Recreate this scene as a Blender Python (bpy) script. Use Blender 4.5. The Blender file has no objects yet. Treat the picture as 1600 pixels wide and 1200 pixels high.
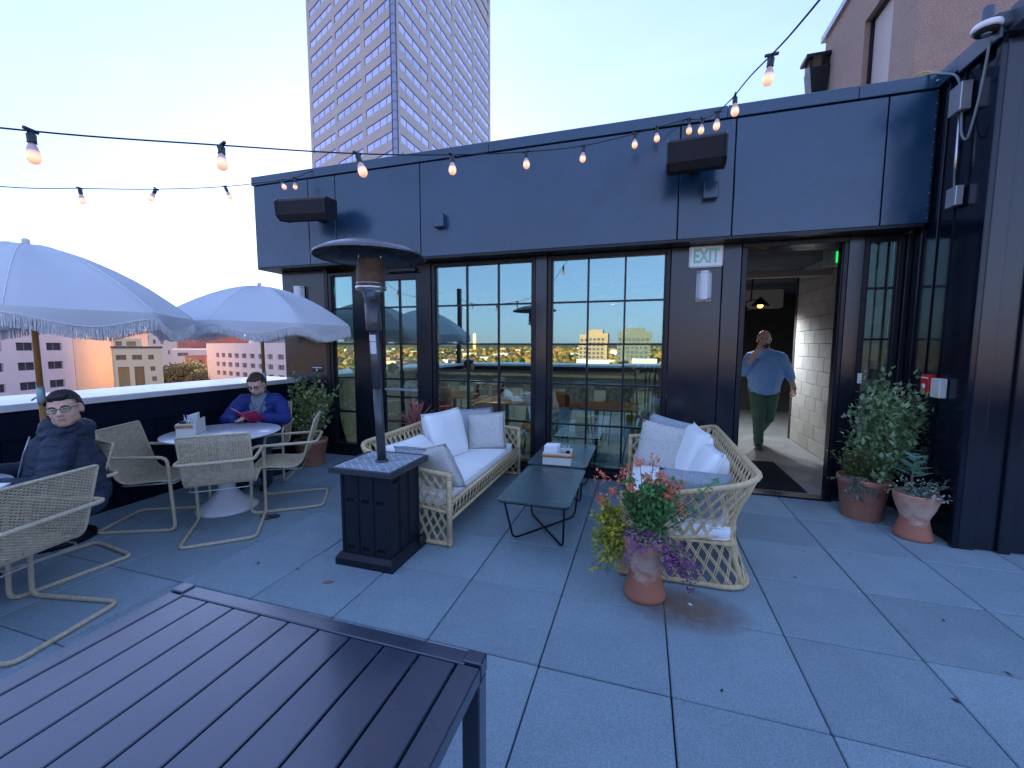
import bpy, bmesh, math, random
from mathutils import Vector, Matrix, noise
R = math.radians
random.seed(7)
sc = bpy.context.scene
# ------------------------------------------------------------------ camera
cam = bpy.data.cameras.new('camera'); camo = bpy.data.objects.new('camera', cam)
sc.collection.objects.link(camo); sc.camera = camo
cam.sensor_width = 36; cam.lens = 36*654.4/1600; cam.clip_start = .02; cam.clip_end = 9000
camo.location = (-.1685, -1.8721, 1.5597)
_pi, _ya, _ro = .0910, .3011, .0024
_f = Vector((-math.sin(_ya)*math.cos(_pi), math.cos(_ya)*math.cos(_pi), -math.sin(_pi)))
_r = Vector((math.cos(_ya), math.sin(_ya), 0)); _u = _r.cross(_f)
_r2 = _r*math.cos(_ro)+_u*math.sin(_ro); _u2 = -_r*math.sin(_ro)+_u*math.cos(_ro)
camo.rotation_euler = Matrix((_r2, _u2, -_f)).transposed().to_euler()
# ------------------------------------------------------------------ light
SUN_AZ, SUN_EL = R(33), R(11)          # azimuth measured from +Y towards -X (behind the tower)
w = bpy.data.worlds.new('World'); sc.world = w; w.use_nodes = True
nt = w.node_tree; nt.nodes.clear()
N = lambda t: nt.nodes.new(t)
sky = N('ShaderNodeTexSky'); sky.sky_type = 'NISHITA'; sky.sun_disc = False
sky.sun_elevation = SUN_EL; sky.sun_rotation = -SUN_AZ
sky.altitude = 50; sky.air_density = 1.0; sky.dust_density = .6; sky.ozone_density = 2.2
gam = N('ShaderNodeGamma'); gam.inputs[1].default_value = .41
mul = N('ShaderNodeMix'); mul.data_type = 'RGBA'; mul.blend_type = 'MULTIPLY'; mul.inputs[0].default_value = 1
mul.inputs[7].default_value = (.60, .70, 1.10, 1)
# thin high cirrus streaks
tc = N('ShaderNodeTexCoord'); mp = N('ShaderNodeMapping'); mp.inputs['Scale'].default_value = (1.2, 5, 9)
mp.inputs['Rotation'].default_value = (.1, .35, .4)
nz = N('ShaderNodeTexNoise'); nz.inputs['Scale'].default_value = 1.6; nz.inputs['Detail'].default_value = 6
rp = N('ShaderNodeValToRGB'); rp.color_ramp.elements[0].position = .52; rp.color_ramp.elements[1].position = .8
rp.color_ramp.elements[1].color = (.025, .025, .025, 1)
mx = N('ShaderNodeMix'); mx.data_type = 'RGBA'; mx.inputs[7].default_value = (3.2, 3.3, 3.5, 1)
bg = N('ShaderNodeBackground'); bg.inputs[1].default_value = .11
out = N('ShaderNodeOutputWorld'); L = nt.links.new
L(sky.outputs[0], gam.inputs[0]); L(gam.outputs[0], mul.inputs[6])
L(tc.outputs['Generated'], mp.inputs[0]); L(mp.outputs[0], nz.inputs[0]); L(nz.outputs[0], rp.inputs[0])
L(mul.outputs[2], mx.inputs[6]); L(rp.outputs[0], mx.inputs[0])
L(mx.outputs[2], bg.inputs[0]); L(bg.outputs[0], out.inputs[0])
sl = bpy.data.lights.new('sun', 'SUN'); sl.energy = 3.2; sl.angle = R(.5); sl.color = (1, .80, .58)
so = bpy.data.objects.new('sun', sl); sc.collection.objects.link(so)
sdir = Vector((-math.sin(SUN_AZ)*math.cos(SUN_EL), math.cos(SUN_AZ)*math.cos(SUN_EL), math.sin(SUN_EL)))
so.rotation_euler = sdir.to_track_quat('Z', 'Y').to_euler()
so.location = (0, 0, 60)
vs = sc.view_settings; vs.view_transform = 'Standard'; vs.look = 'None'; vs.exposure = 3.22; vs.gamma = 1
sc.render.engine = 'CYCLES'; sc.cycles.max_bounces = 8; sc.cycles.transparent_max_bounces = 16
try: sc.cycles.sample_clamp_indirect = 4
except Exception: pass

# ------------------------------------------------------------------ helpers
def lnk(o): sc.collection.objects.link(o); return o
def tag(o, label=None, cat=None, group=None, kind=None):
    if label: o['label'] = label
    if cat: o['category'] = cat
    if group: o['group'] = group
    if kind: o['kind'] = kind
    return o
def thing(name, label, cat, loc=(0, 0, 0), rz=0, group=None):
    o = lnk(bpy.data.objects.new(name, None)); o.empty_display_size = .1
    o.location = loc; o.rotation_euler = (0, 0, rz)
    return tag(o, label, cat, group)
def kids(o): return [c for c in bpy.data.objects if c.parent == o]
def dup(o, loc, rz=None, label=None, root=True):
    c = o.copy(); lnk(c)
    if root:
        c.location = loc
        if rz is not None: c.rotation_euler = (0, 0, rz)
        if label: c['label'] = label
    for ch in kids(o):
        d = dup(ch, None, root=False); d.parent = c
    return c
class MB:
    def __init__(s): s.v = []; s.f = []; s.m = []; s.s = []
    def add(s, vs, fs, m=0, sm=False):
        b = len(s.v); s.v += [tuple(v) for v in vs]
        for f in fs: s.f.append(tuple(b+i for i in f)); s.m.append(m); s.s.append(sm)
        return s
    def box(s, c, d, m=0, rz=0, M=None, bev=0):
        x, y, z = [a/2 for a in d]
        if bev:
            e = min(bev, x*.9, y*.9, z*.9)
            P = []
            for sx in (-1, 1):
                for sy in (-1, 1):
                    for sz in (-1, 1):
                        P += [Vector((sx*x, sy*(y-e), sz*(z-e))), Vector((sx*(x-e), sy*y, sz*(z-e))), Vector((sx*(x-e), sy*(y-e), sz*z))]
            id = lambda a, b, c_, k: ((a*2+b)*2+c_)*3+k
            F = []
            F += [(id(0,0,0,0),id(0,0,1,0),id(0,1,1,0),id(0,1,0,0)), (id(1,0,0,0),id(1,1,0,0),id(1,1,1,0),id(1,0,1,0)),
                  (id(0,0,0,1),id(1,0,0,1),id(1,0,1,1),id(0,0,1,1)), (id(0,1,0,1),id(0,1,1,1),id(1,1,1,1),id(1,1,0,1)),
                  (id(0,0,0,2),id(0,1,0,2),id(1,1,0,2),id(1,0,0,2)), (id(0,0,1,2),id(1,0,1,2),id(1,1,1,2),id(0,1,1,2))]
            for a in (0, 1):
                for b in (0, 1):
                    F.append((id(a,b,0,0), id(a,b,0,1), id(a,b,1,1), id(a,b,1,0)) if a == b else (id(a,b,0,0), id(a,b,1,0), id(a,b,1,1), id(a,b,0,1)))
                    F.append((id(a,0,b,0), id(a,1,b,0), id(a,1,b,2), id(a,0,b,2)) if a != b else (id(a,0,b,0), id(a,0,b,2), id(a,1,b,2), id(a,1,b,0)))
                    F.append((id(0,a,b,1), id(0,a,b,2), id(1,a,b,2), id(1,a,b,1)) if a != b else (id(0,a,b,1), id(1,a,b,1), id(1,a,b,2), id(0,a,b,2)))
                    for c_ in (0, 1):
                        t = (id(a,b,c_,0), id(a,b,c_,1), id(a,b,c_,2))
                        F.append(t if (a+b+c_) % 2 else t[::-1])
        else:
            P = [Vector((sx*x, sy*y, sz*z)) for sz in (-1, 1) for sy in (-1, 1) for sx in (-1, 1)]
            F = [(0,2,3,1), (4,5,7,6), (0,1,5,4), (2,6,7,3), (0,4,6,2), (1,3,7,5)]
        if rz:
            q = Matrix.Rotation(rz, 3, 'Z'); P = [q @ p for p in P]
        if M is not None: P = [M @ p for p in P]
        c = Vector(c); return s.add([p+c for p in P], F, m)
    def bb(s, x0, x1, y0, y1, z0, z1, m=0, bev=0):
        return s.box(((x0+x1)/2, (y0+y1)/2, (z0+z1)/2), (abs(x1-x0), abs(y1-y0), abs(z1-z0)), m, bev=bev)
    def tube(s, P, r, n=8, m=0, closed=False, cap=True, rad=None):
        P = [Vector(p) for p in P]; k = len(P); V = []; F = []
        T = []
        for i in range(k):
            a = P[(i-1) % k] if closed or i else P[0]; b = P[(i+1) % k] if closed or i < k-1 else P[-1]
            t = (b-a); T.append(t.normalized() if t.length > 1e-9 else Vector((0, 0, 1)))
        up = Vector((0, 0, 1)) if abs(T[0].z) < .9 else Vector((1, 0, 0))
        nrm = (up-T[0]*up.dot(T[0])).normalized()
        for i in range(k):
            nrm = nrm-T[i]*nrm.dot(T[i])
            nrm = nrm.normalized() if nrm.length > 1e-6 else T[i].orthogonal().normalized()
            b = T[i].cross(nrm); rr = rad[i] if rad else r
            for j in range(n):
                a = 2*math.pi*j/n; V.append(P[i]+nrm*math.cos(a)*rr+b*math.sin(a)*rr)
        for i in range(k if closed else k-1):
            for j in range(n):
                i2 = (i+1) % k; F.append((i*n+j, i*n+(j+1) % n, i2*n+(j+1) % n, i2*n+j))
        if cap and not closed: F += [tuple(range(n-1, -1, -1)), tuple((k-1)*n+j for j in range(n))]
        return s.add(V, F, m, True)
    def lathe(s, prof, n=24, c=(0, 0, 0), m=0, sm=True, cap=True):
        V = []; F = []; k = len(prof); c = Vector(c)
        for r, z in prof:
            for j in range(n):
                a = 2*math.pi*j/n; V.append(c+Vector((r*math.cos(a), r*math.sin(a), z)))
        for i in range(k-1):
            for j in range(n): F.append((i*n+j, i*n+(j+1) % n, (i+1)*n+(j+1) % n, (i+1)*n+j))
        if cap: F += [tuple(range(n-1, -1, -1)), tuple((k-1)*n+j for j in range(n))]
        return s.add(V, F, m, sm)
    def ball(s, c, r, n=12, k=8, m=0, M=None):
        r = Vector(r) if hasattr(r, '__len__') else Vector((r, r, r)); c = Vector(c); V = []; F = []
        for i in range(k+1):
            t = math.pi*i/k
            for j in range(n):
                a = 2*math.pi*j/n; p = Vector((r.x*math.sin(t)*math.cos(a), r.y*math.sin(t)*math.sin(a), r.z*math.cos(t)))
                V.append(c+(M @ p if M is not None else p))
        for i in range(k):
            for j in range(n): F.append((i*n+j, (i+1)*n+j, (i+1)*n+(j+1) % n, i*n+(j+1) % n))
        return s.add(V, F, m, True)
    def cap(s, a, ra, b, rb, n=12, m=0, fl=1, ax=None):
        """tapered limb between two points; fl flattens it along ax"""
        a = Vector(a); b = Vector(b); t = b-a; ln = t.length; t = t.normalized()
        x = Vector(ax) if ax is not None else t.orthogonal(); x = (x-t*x.dot(t)).normalized(); y = t.cross(x)
        P = []
        for q in (-1, -.9, -.7, -.35, 0): P.append((q*ra, ra*math.sqrt(max(0, 1-q*q))))
        for q in (.25, .5, .75): P.append((ln*q, ra+(rb-ra)*q))
        for q in (0, .35, .7, .9, 1): P.append((ln+q*rb, rb*math.sqrt(max(0, 1-q*q))))
        V = []; F = []
        for d, r in P:
            for j in range(n):
                an = 2*math.pi*j/n; V.append(a+t*d+x*math.cos(an)*r*fl+y*math.sin(an)*r)
        for i in range(len(P)-1):
            for j in range(n): F.append((i*n+j, i*n+(j+1) % n, (i+1)*n+(j+1) % n, (i+1)*n+j))
        return s.add(V, F, m, True)
    def prism(s, poly, z0, z1, m=0, axis='z'):
        n = len(poly)
        if axis == 'z': V = [(x, y, z0) for x, y in poly]+[(x, y, z1) for x, y in poly]
        elif axis == 'x': V = [(z0, x, y) for x, y in poly]+[(z1, x, y) for x, y in poly]
        else: V = [(x, z0, y) for x, y in poly]+[(x, z1, y) for x, y in poly]
        F = [tuple(range(n-1, -1, -1)), tuple(range(n, 2*n))]+[(i, (i+1) % n, n+(i+1) % n, n+i) for i in range(n)]
        return s.add(V, F, m)
    def mesh(s, name, mats):
        me = bpy.data.meshes.new(name); me.from_pydata(s.v, [], s.f)
        for m in (mats if isinstance(mats, (list, tuple)) else [mats]): me.materials.append(m)
        me.polygons.foreach_set('material_index', s.m); me.polygons.foreach_set('use_smooth', s.s)
        me.update(); return me
    def build(s, name, mats, parent=None, recalc=False):
        me = s.mesh(name, mats)
        if recalc:
            bm = bmesh.new(); bm.from_mesh(me); bmesh.ops.recalc_face_normals(bm, faces=bm.faces); bm.to_mesh(me); bm.free()
        o = lnk(bpy.data.objects.new(name, me)); o.parent = parent; return o
def inst(me, name, parent, loc=(0, 0, 0), rot=(0, 0, 0), sca=(1, 1, 1)):
    o = lnk(bpy.data.objects.new(name, me)); o.parent = parent; o.location = loc; o.rotation_euler = rot; o.scale = sca; return o
def remesh(mb, vox, smooth=3, disp=None):
    """fuse the overlapping shapes of a builder into one continuous skin"""
    me = mb.mesh('tmp', []); o = lnk(bpy.data.objects.new('tmp', me))
    m = o.modifiers.new('r', 'REMESH'); m.mode = 'VOXEL'; m.voxel_size = vox; m.use_smooth_shade = True
    s = o.modifiers.new('s', 'SMOOTH'); s.iterations = smooth; s.factor = .5
    dg = bpy.context.evaluated_depsgraph_get(); dg.update()
    res = bpy.data.meshes.new_from_object(o.evaluated_get(dg))
    bpy.data.objects.remove(o)
    if disp:
        nn = [v.normal.copy() for v in res.vertices]
        for v, q in zip(res.vertices, nn): v.co += q*disp(v.co, q)
    res.polygons.foreach_set('use_smooth', [True]*len(res.polygons)); res.update()
    return res
def arc(c, r, a0, a1, n=6, ax='xy'):
    P = []
    for i in range(n+1):
        a = a0+(a1-a0)*i/n; u, v = r*math.cos(a), r*math.sin(a)
        P.append(Vector(c)+(Vector((u, v, 0)) if ax == 'xy' else Vector((u, 0, v)) if ax == 'xz' else Vector((0, u, v))))
    return P
def fillet(P, r, n=5, closed=False):
    """round the corners of a polyline"""
    P = [Vector(p) for p in P]; k = len(P); O = []
    for i in range(k):
        if not closed and i in (0, k-1): O.append(P[i]); continue
        a, b, c = P[(i-1) % k], P[i], P[(i+1) % k]
        d1 = (a-b); d2 = (c-b); rr = min(r, d1.length*.48, d2.length*.48)
        p, q = b+d1.normalized()*rr, b+d2.normalized()*rr
        for j in range(n+1):
            t = j/n; O.append(p*(1-t)**2+b*2*t*(1-t)+q*t*t)
    return O

# ------------------------------------------------------------------ materials
def mat(name, col, rough=.6, metal=0, var=.0, vs_=6, bump=0, bs=60, spec=.5, rvar=0, col2=None, thr=.5, emit=None, es=0, objvar=0, trans=0, stretch=None, sheen=0, coat=0, sss=0):
    m = bpy.data.materials.new(name); m.use_nodes = True; t = m.node_tree; b = t.nodes['Principled BSDF']
    c = (*col, 1); b.inputs['Base Color'].default_value = c; b.inputs['Roughness'].default_value = rough
    b.inputs['Metallic'].default_value = metal; b.inputs['Specular IOR Level'].default_value = spec
    if coat: b.inputs['Coat Weight'].default_value = coat; b.inputs['Coat Roughness'].default_value = .12
    if sheen: b.inputs['Sheen Weight'].default_value = sheen
    if sss: b.inputs['Subsurface Weight'].default_value = sss; b.inputs['Subsurface Scale'].default_value = .02
    if trans: b.inputs['Transmission Weight'].default_value = trans
    if emit: b.inputs['Emission Color'].default_value = (*emit, 1); b.inputs['Emission Strength'].default_value = es
    tc = t.nodes.new('ShaderNodeTexCoord'); co = tc.outputs['Object']
    if stretch:
        mp = t.nodes.new('ShaderNodeMapping'); mp.inputs['Scale'].default_value = stretch; t.links.new(co, mp.inputs[0]); co = mp.outputs[0]
    last = None
    if var or col2 or rvar:
        n = t.nodes.new('ShaderNodeTexNoise'); n.inputs['Scale'].default_value = vs_; n.inputs['Detail'].default_value = 8; n.inputs['Roughness'].default_value = .65
        t.links.new(co, n.inputs[0])
        r = t.nodes.new('ShaderNodeValToRGB'); r.color_ramp.elements[0].position = thr-.22; r.color_ramp.elements[1].position = thr+.22
        c2 = (*col2, 1) if col2 else tuple(min(1, a*(1+var)) for a in col)+(1,)
        c1 = c if col2 else tuple(a*(1-var) for a in col)+(1,)
        r.color_ramp.elements[0].color = c1; r.color_ramp.elements[1].color = c2
        t.links.new(n.outputs[0], r.inputs[0]); last = r.outputs[0]
        if rvar:
            mr = t.nodes.new('ShaderNodeMapRange'); mr.inputs[1].default_value = .3; mr.inputs[2].default_value = .7
            mr.inputs[3].default_value = max(.02, rough-rvar); mr.inputs[4].default_value = min(1, rough+rvar)
            t.links.new(n.outputs[0], mr.inputs[0]); t.links.new(mr.outputs[0], b.inputs['Roughness'])
    if objvar:
        oi = t.nodes.new('ShaderNodeObjectInfo'); mr = t.nodes.new('ShaderNodeMapRange')
        mr.inputs[3].default_value = 1-objvar; mr.inputs[4].default_value = 1+objvar; t.links.new(oi.outputs['Random'], mr.inputs[0])
        hs = t.nodes.new('ShaderNodeHueSaturation'); t.links.new(mr.outputs[0], hs.inputs['Value'])
        if last: t.links.new(last, hs.inputs['Color'])
        else: hs.inputs['Color'].default_value = c
        last = hs.outputs[0]
    if last: t.links.new(last, b.inputs['Base Color'])
    if bump:
        n2 = t.nodes.new('ShaderNodeTexNoise'); n2.inputs['Scale'].default_value = bs; n2.inputs['Detail'].default_value = 4
        t.links.new(co, n2.inputs[0]); bn = t.nodes.new('ShaderNodeBump'); bn.inputs['Strength'].default_value = bump; bn.inputs['Distance'].default_value = .01
        t.links.new(n2.outputs[0], bn.inputs['Height']); t.links.new(bn.outputs[0], b.inputs['Normal'])
    return m
def leafmat(name, c1, c2, rough=.55):
    m = mat(name, c1, rough, col2=c2, vs_=9, thr=.5)
    t = m.node_tree; b = t.nodes['Principled BSDF']; o = t.nodes['Material Output']
    tl = t.nodes.new('ShaderNodeBsdfTranslucent'); ms = t.nodes.new('ShaderNodeMixShader'); ms.inputs[0].default_value = .25
    tl.inputs[0].default_value = (*[min(1, a*1.5) for a in c2], 1)
    t.links.new(b.outputs[0], ms.inputs[1]); t.links.new(tl.outputs[0], ms.inputs[2]); t.links.new(ms.outputs[0], o.inputs[0])
    return m
K = {}
K['paver'] = mat('paver', (.245, .325, .365), .8, var=.06, vs_=5, bump=.25, bs=220, objvar=.11, rvar=.12, spec=.4)
K['joint'] = mat('joint', (.012, .012, .014), .9)
K['fascia'] = mat('fascia', (.012, .048, .100), .25, rvar=.07, vs_=3, objvar=.06, spec=.75, bump=.02, bs=300)
K['black'] = mat('black_metal', (.010, .012, .018), .32, rvar=.08, vs_=8, spec=.32)
K['sidewall'] = mat('side_wall_metal', (.006, .009, .018), .14, rvar=.04, vs_=4, spec=.4)
K['panel'] = mat('wall_panel_metal', (.012, .014, .022), .20, rvar=.05, vs_=3, spec=.6)
K['plank'] = mat('plank_navy', (.007, .011, .024), .75, var=.15, vs_=12, bump=.1, objvar=.15, spec=.12)
K['cap'] = mat('white_cap', (.80, .80, .80), .25, rvar=.04, vs_=2)
K['heat'] = mat('heater_metal', (.014, .017, .026), .42, rvar=.1, vs_=14, spec=.35)
K['heatpole'] = mat('heater_pole', (.07, .075, .085), .36, metal=.4, rvar=.1)
K['steel'] = mat('steel', (.55, .55, .56), .25, metal=1, rvar=.1)
K['rust'] = mat('burnt_mesh', (.07, .045, .035), .5, metal=.5, col2=(.22, .15, .10), vs_=9, thr=.5, bump=.6, bs=180, stretch=(1, 1, 2.6))
K['hood'] = mat('hood_metal', (.12, .13, .15), .30, metal=.7, rvar=.12, vs_=6)
K['tile'] = mat('tile_marble', (.34, .39, .43), .35, var=.3, vs_=16, objvar=.12)
K['grout'] = mat('grout', (.88, .88, .88), .6)
K['rattan'] = mat('rattan', (.74, .56, .31), .55, var=.25, vs_=30, bump=.4, bs=240)
K['rattan_d'] = mat('rattan_wrap', (.70, .53, .29), .55, var=.25, vs_=60, bump=.6, bs=200)
K['weave'] = mat('weave', (.66, .54, .36), .62, var=.3, vs_=40, bump=.4, bs=300)
K['wrap'] = mat('wrapped_tube', (.66, .54, .36), .6, var=.25, vs_=70, bump=.6, bs=260)
K['cushion'] = mat('cushion_white', (.92, .92, .90), .85, var=.03, vs_=8, bump=.5, bs=9, sheen=.2)
K['pgrey'] = mat('pillow_grey', (.36, .40, .44), .9, var=.3, vs_=90, bump=.8, bs=120)
K['pbeige'] = mat('pillow_beige', (.60, .58, .53), .9, var=.22, vs_=70, bump=.9, bs=90)
K['coffee'] = mat('coffee_table_top', (.055, .085, .09), .30, rvar=.08, vs_=5, spec=.6)
K['slat'] = mat('slat_alu', (.028, .042, .072), .27, rvar=.06, vs_=4, metal=.3, spec=.9, coat=.7)
K['terra'] = mat('terracotta', (.46, .17, .10), .75, col2=(.55, .26, .17), vs_=7, bump=.15, bs=60)
K['white'] = mat('white_paint', (.78, .79, .80), .4)
K['tabletop'] = mat('white_laminate', (.72, .75, .78), .16)
K['leather'] = mat('leather_strap', (.50, .19, .06), .5, var=.2, vs_=20)
K['caddy'] = mat('caddy_white', (.66, .65, .58), .6, var=.06)
K['paper'] = mat('paper', (.82, .84, .86), .7)
K['wood'] = mat('umbrella_wood', (.46, .22, .06), .45, col2=(.34, .15, .04), vs_=6, stretch=(8, 8, .8))
K['canopy'] = mat('canopy_cloth', (.74, .77, .80), .85, var=.03, vs_=4, bump=.1, bs=30)
_t = K['canopy'].node_tree; _tl = _t.nodes.new('ShaderNodeBsdfTranslucent'); _tl.inputs[0].default_value = (.75, .78, .82, 1); _ms = _t.nodes.new('ShaderNodeMixShader'); _ms.inputs[0].default_value = .3
_t.links.new(_t.nodes['Principled BSDF'].outputs[0], _ms.inputs[1]); _t.links.new(_tl.outputs[0], _ms.inputs[2]); _t.links.new(_ms.outputs[0], _t.nodes['Material Output'].inputs[0])
K['fringe'] = mat('fringe_cord', (.74, .76, .78), .9, var=.15, vs_=40)
K['concrete'] = mat('concrete_floor', (.26, .265, .27), .45, var=.12, vs_=3, rvar=.15)
K['cmu'] = mat('painted_block', (.50, .47, .43), .75, var=.08, vs_=6, bump=.4, bs=60, objvar=.06)
K['ceil'] = mat('interior_ceiling', (.10, .11, .13), .8)
K['dark'] = mat('interior_dark', (.035, .033, .033), .8)
K['stucco'] = mat('stucco_brown', (.36, .26, .215), .9, var=.08, vs_=5, bump=1.0, bs=70)
K['beigepanel'] = mat('beige_panel', (.50, .43, .39), .5, var=.03)
K['galv'] = mat('galvanised', (.45, .47, .50), .35, metal=.6, var=.1)
K['towerw'] = mat('tower_granite', (.43, .395, .375), .6, var=.05, vs_=.3)
K['towerg'] = mat('tower_glass', (.52, .50, .62), .2, metal=.7, objvar=.13)
K['towerm'] = mat('tower_mullion', (.06, .06, .13), .5)
K['skin'] = mat('skin', (.66, .38, .27), .5, var=.12, vs_=26, sss=.15, bump=.2, bs=160)
K['skin2'] = mat('skin_pale', (.80, .49, .37), .5, var=.13, vs_=26, sss=.15, bump=.2, bs=160)
K['hair'] = mat('hair_black', (.012, .011, .012), .45, bump=1, bs=150, stretch=(1, 1, .2))
K['hair2'] = mat('hair_brown', (.09, .06, .045), .55, bump=1, bs=200)
K['navy'] = mat('jacket_navy', (.022, .034, .062), .62, var=.3, vs_=20, bump=1.0, bs=34, stretch=(1, 1, 2.2))
K['blue'] = mat('jacket_blue', (.012, .035, .20), .7, var=.1, vs_=10, bump=.4, bs=25)
K['shirtg'] = mat('shirt_grey', (.20, .25, .29), .8, bump=.3, bs=150)
K['shirtb'] = mat('shirt_light_blue', (.25, .46, .84), .75, var=.05, bump=.5, bs=16)
K['jeans'] = mat('jeans_dark', (.02, .035, .075), .8, var=.2, bump=.3, bs=60)
K['green'] = mat('trousers_green', (.06, .13, .09), .8, var=.15, bump=.4, bs=30)
K['shoe'] = mat('shoe_black', (.015, .015, .017), .5)
K['lens'] = mat('glasses_frame', (.02, .02, .022), .3)
K['menu'] = mat('menu_red', (.42, .02, .10), .4, var=.25, vs_=30)
K['pink'] = mat('menu_pink', (.80, .25, .38), .5)
K['bulb'] = mat('bulb_frosted', (.62, .56, .60), .25, trans=.0)
K['fil'] = mat('bulb_lit', (.9, .5, .25), .3, emit=(1, .50, .20), es=.6)
K['cable'] = mat('cable_black', (.008, .010, .015), .5, spec=.3)
K['socket'] = mat('socket_green', (.012, .03, .03), .45)
K['speaker'] = mat('speaker_grille', (.009, .010, .016), .7, bump=.8, bs=500)
K['red'] = mat('red_paint', (.62, .02, .02), .4)
K['plastic'] = mat('device_plastic', (.07, .085, .12), .4)
def speckle(m, sc_, lo, hi):
    t = m.node_tree; b = t.nodes['Principled BSDF']; src = b.inputs['Base Color'].links[0].from_socket
    tcn = t.nodes.new('ShaderNodeTexCoord'); n = t.nodes.new('ShaderNodeTexNoise'); n.inputs['Scale'].default_value = sc_; n.inputs['Detail'].default_value = 3
    t.links.new(tcn.outputs['Object'], n.inputs[0]); mr = t.nodes.new('ShaderNodeMapRange'); mr.inputs[1].default_value = .35; mr.inputs[2].default_value = .65; mr.inputs[3].default_value = lo; mr.inputs[4].default_value = hi
    t.links.new(n.outputs[0], mr.inputs[0]); mx_ = t.nodes.new('ShaderNodeMix'); mx_.data_type = 'RGBA'; mx_.blend_type = 'MULTIPLY'; mx_.inputs[0].default_value = 1
    t.links.new(src, mx_.inputs[6]); t.links.new(mr.outputs[0], mx_.inputs[7]); t.links.new(mx_.outputs[2], b.inputs['Base Color'])
speckle(K['paver'], 170, .78, 1.18); speckle(K['paver'], 1.3, .96, 1.03); speckle(K['stucco'], 40, .8, 1.15)
speckle(K['fascia'], 1.3, .88, 1.1); speckle(K['sidewall'], 2.0, .8, 1.2) if K['sidewall'].node_tree.nodes['Principled BSDF'].inputs['Base Color'].links else None
# glass: thin coated panes that mirror part of the sky and let the room show through
def glass(name, fac, tint):
    m = bpy.data.materials.new(name); m.use_nodes = True; t = m.node_tree; t.nodes.clear()
    g = t.nodes.new('ShaderNodeBsdfGlossy'); g.inputs['Roughness'].default_value = .004; g.inputs[0].default_value = (.74, 1.0, .93, 1)
    tr = t.nodes.new('ShaderNodeBsdfTransparent'); tr.inputs[0].default_value = (*tint, 1)
    lw = t.nodes.new('ShaderNodeLayerWeight'); lw.inputs[0].default_value = .35
    mr = t.nodes.new('ShaderNodeMapRange'); mr.inputs[3].default_value = fac; mr.inputs[4].default_value = 1
    ms = t.nodes.new('ShaderNodeMixShader'); o = t.nodes.new('ShaderNodeOutputMaterial')
    t.links.new(lw.outputs[0], mr.inputs[0]); t.links.new(mr.outputs[0], ms.inputs[0])
    t.links.new(tr.outputs[0], ms.inputs[1]); t.links.new(g.outputs[0], ms.inputs[2]); t.links.new(ms.outputs[0], o.inputs[0])
    return m
K['glass'] = glass('window_glass', .22, (.74, .86, .86))
K['eyeglass'] = glass('spectacle_lens', .05, (.92, .97, .94))
# ================================================================== GROUND, CITY, TOWER
GZ = -24.0
gm = mat('city_ground', (.10, .10, .095), .9, col2=(.16, .15, .13), vs_=.02)
MB().bb(-5000, 5000, -5000, 5000, GZ-1, GZ).build('ground', gm)['kind'] = 'structure'
# far hills behind the camera's side of town and beyond
def hills(rad, base, amp, a0, a1, seed, m):
    mb = MB(); n = 90; V = []; F = []
    for i in range(n+1):
        a = a0+(a1-a0)*i/n; h = base+amp*(noise.noise((a*3+seed, seed, 0))+.5*noise.noise((a*9, seed, 2)))
        for (dr, z) in ((0, GZ+.5), (260, GZ+.5+h*.7), (600, GZ+.5+h), (1200, GZ+.5)):
            V.append(((rad+dr)*math.cos(a), (rad+dr)*math.sin(a), z))
    for i in range(n):
        for j in range(3): F.append((i*4+j, i*4+j+1, i*4+j+5, i*4+j+4))
    mb.add(V, F, 0, True); o = mb.build('hills', m); o['kind'] = 'structure'; return o
hm = mat('hill_forest', (.045, .06, .05), .95, col2=(.10, .09, .05), vs_=.012)
hills(2600, 46, 26, R(185), R(355), 3.1, hm)
hills(2900, 40, 18, R(100), R(185), 5.1, hm)

# tower ------------------------------------------------------------
def wallbuilder(root, C, D, name, wallmat, L0, z0, z1, wins, depth, winmesh_cache, glassm, framem, recess=.25, th=.6, nout=None):
    """wall along direction D from C; wins=list of (s0,s1,zb,zt,panes); the wall is built as strips round the openings"""
    pass
TW = thing('office_tower', 'tall beige stone office tower with ribbon windows rising behind the roof', 'tower')
C0 = Vector((-45.43, 70.07, 0)); dL = Vector((-math.sin(R(65.9)), math.cos(R(65.9)), 0)); dR = Vector((math.sin(R(1.05)), math.cos(R(1.05)), 0))
FH = 3.34; ZT = GZ; NF = 46
zf = 41.85  # top line of a window row
rows = [zf+FH*k for k in range(-18, 26)]
LL, LR = 35.3, 49.1
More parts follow.
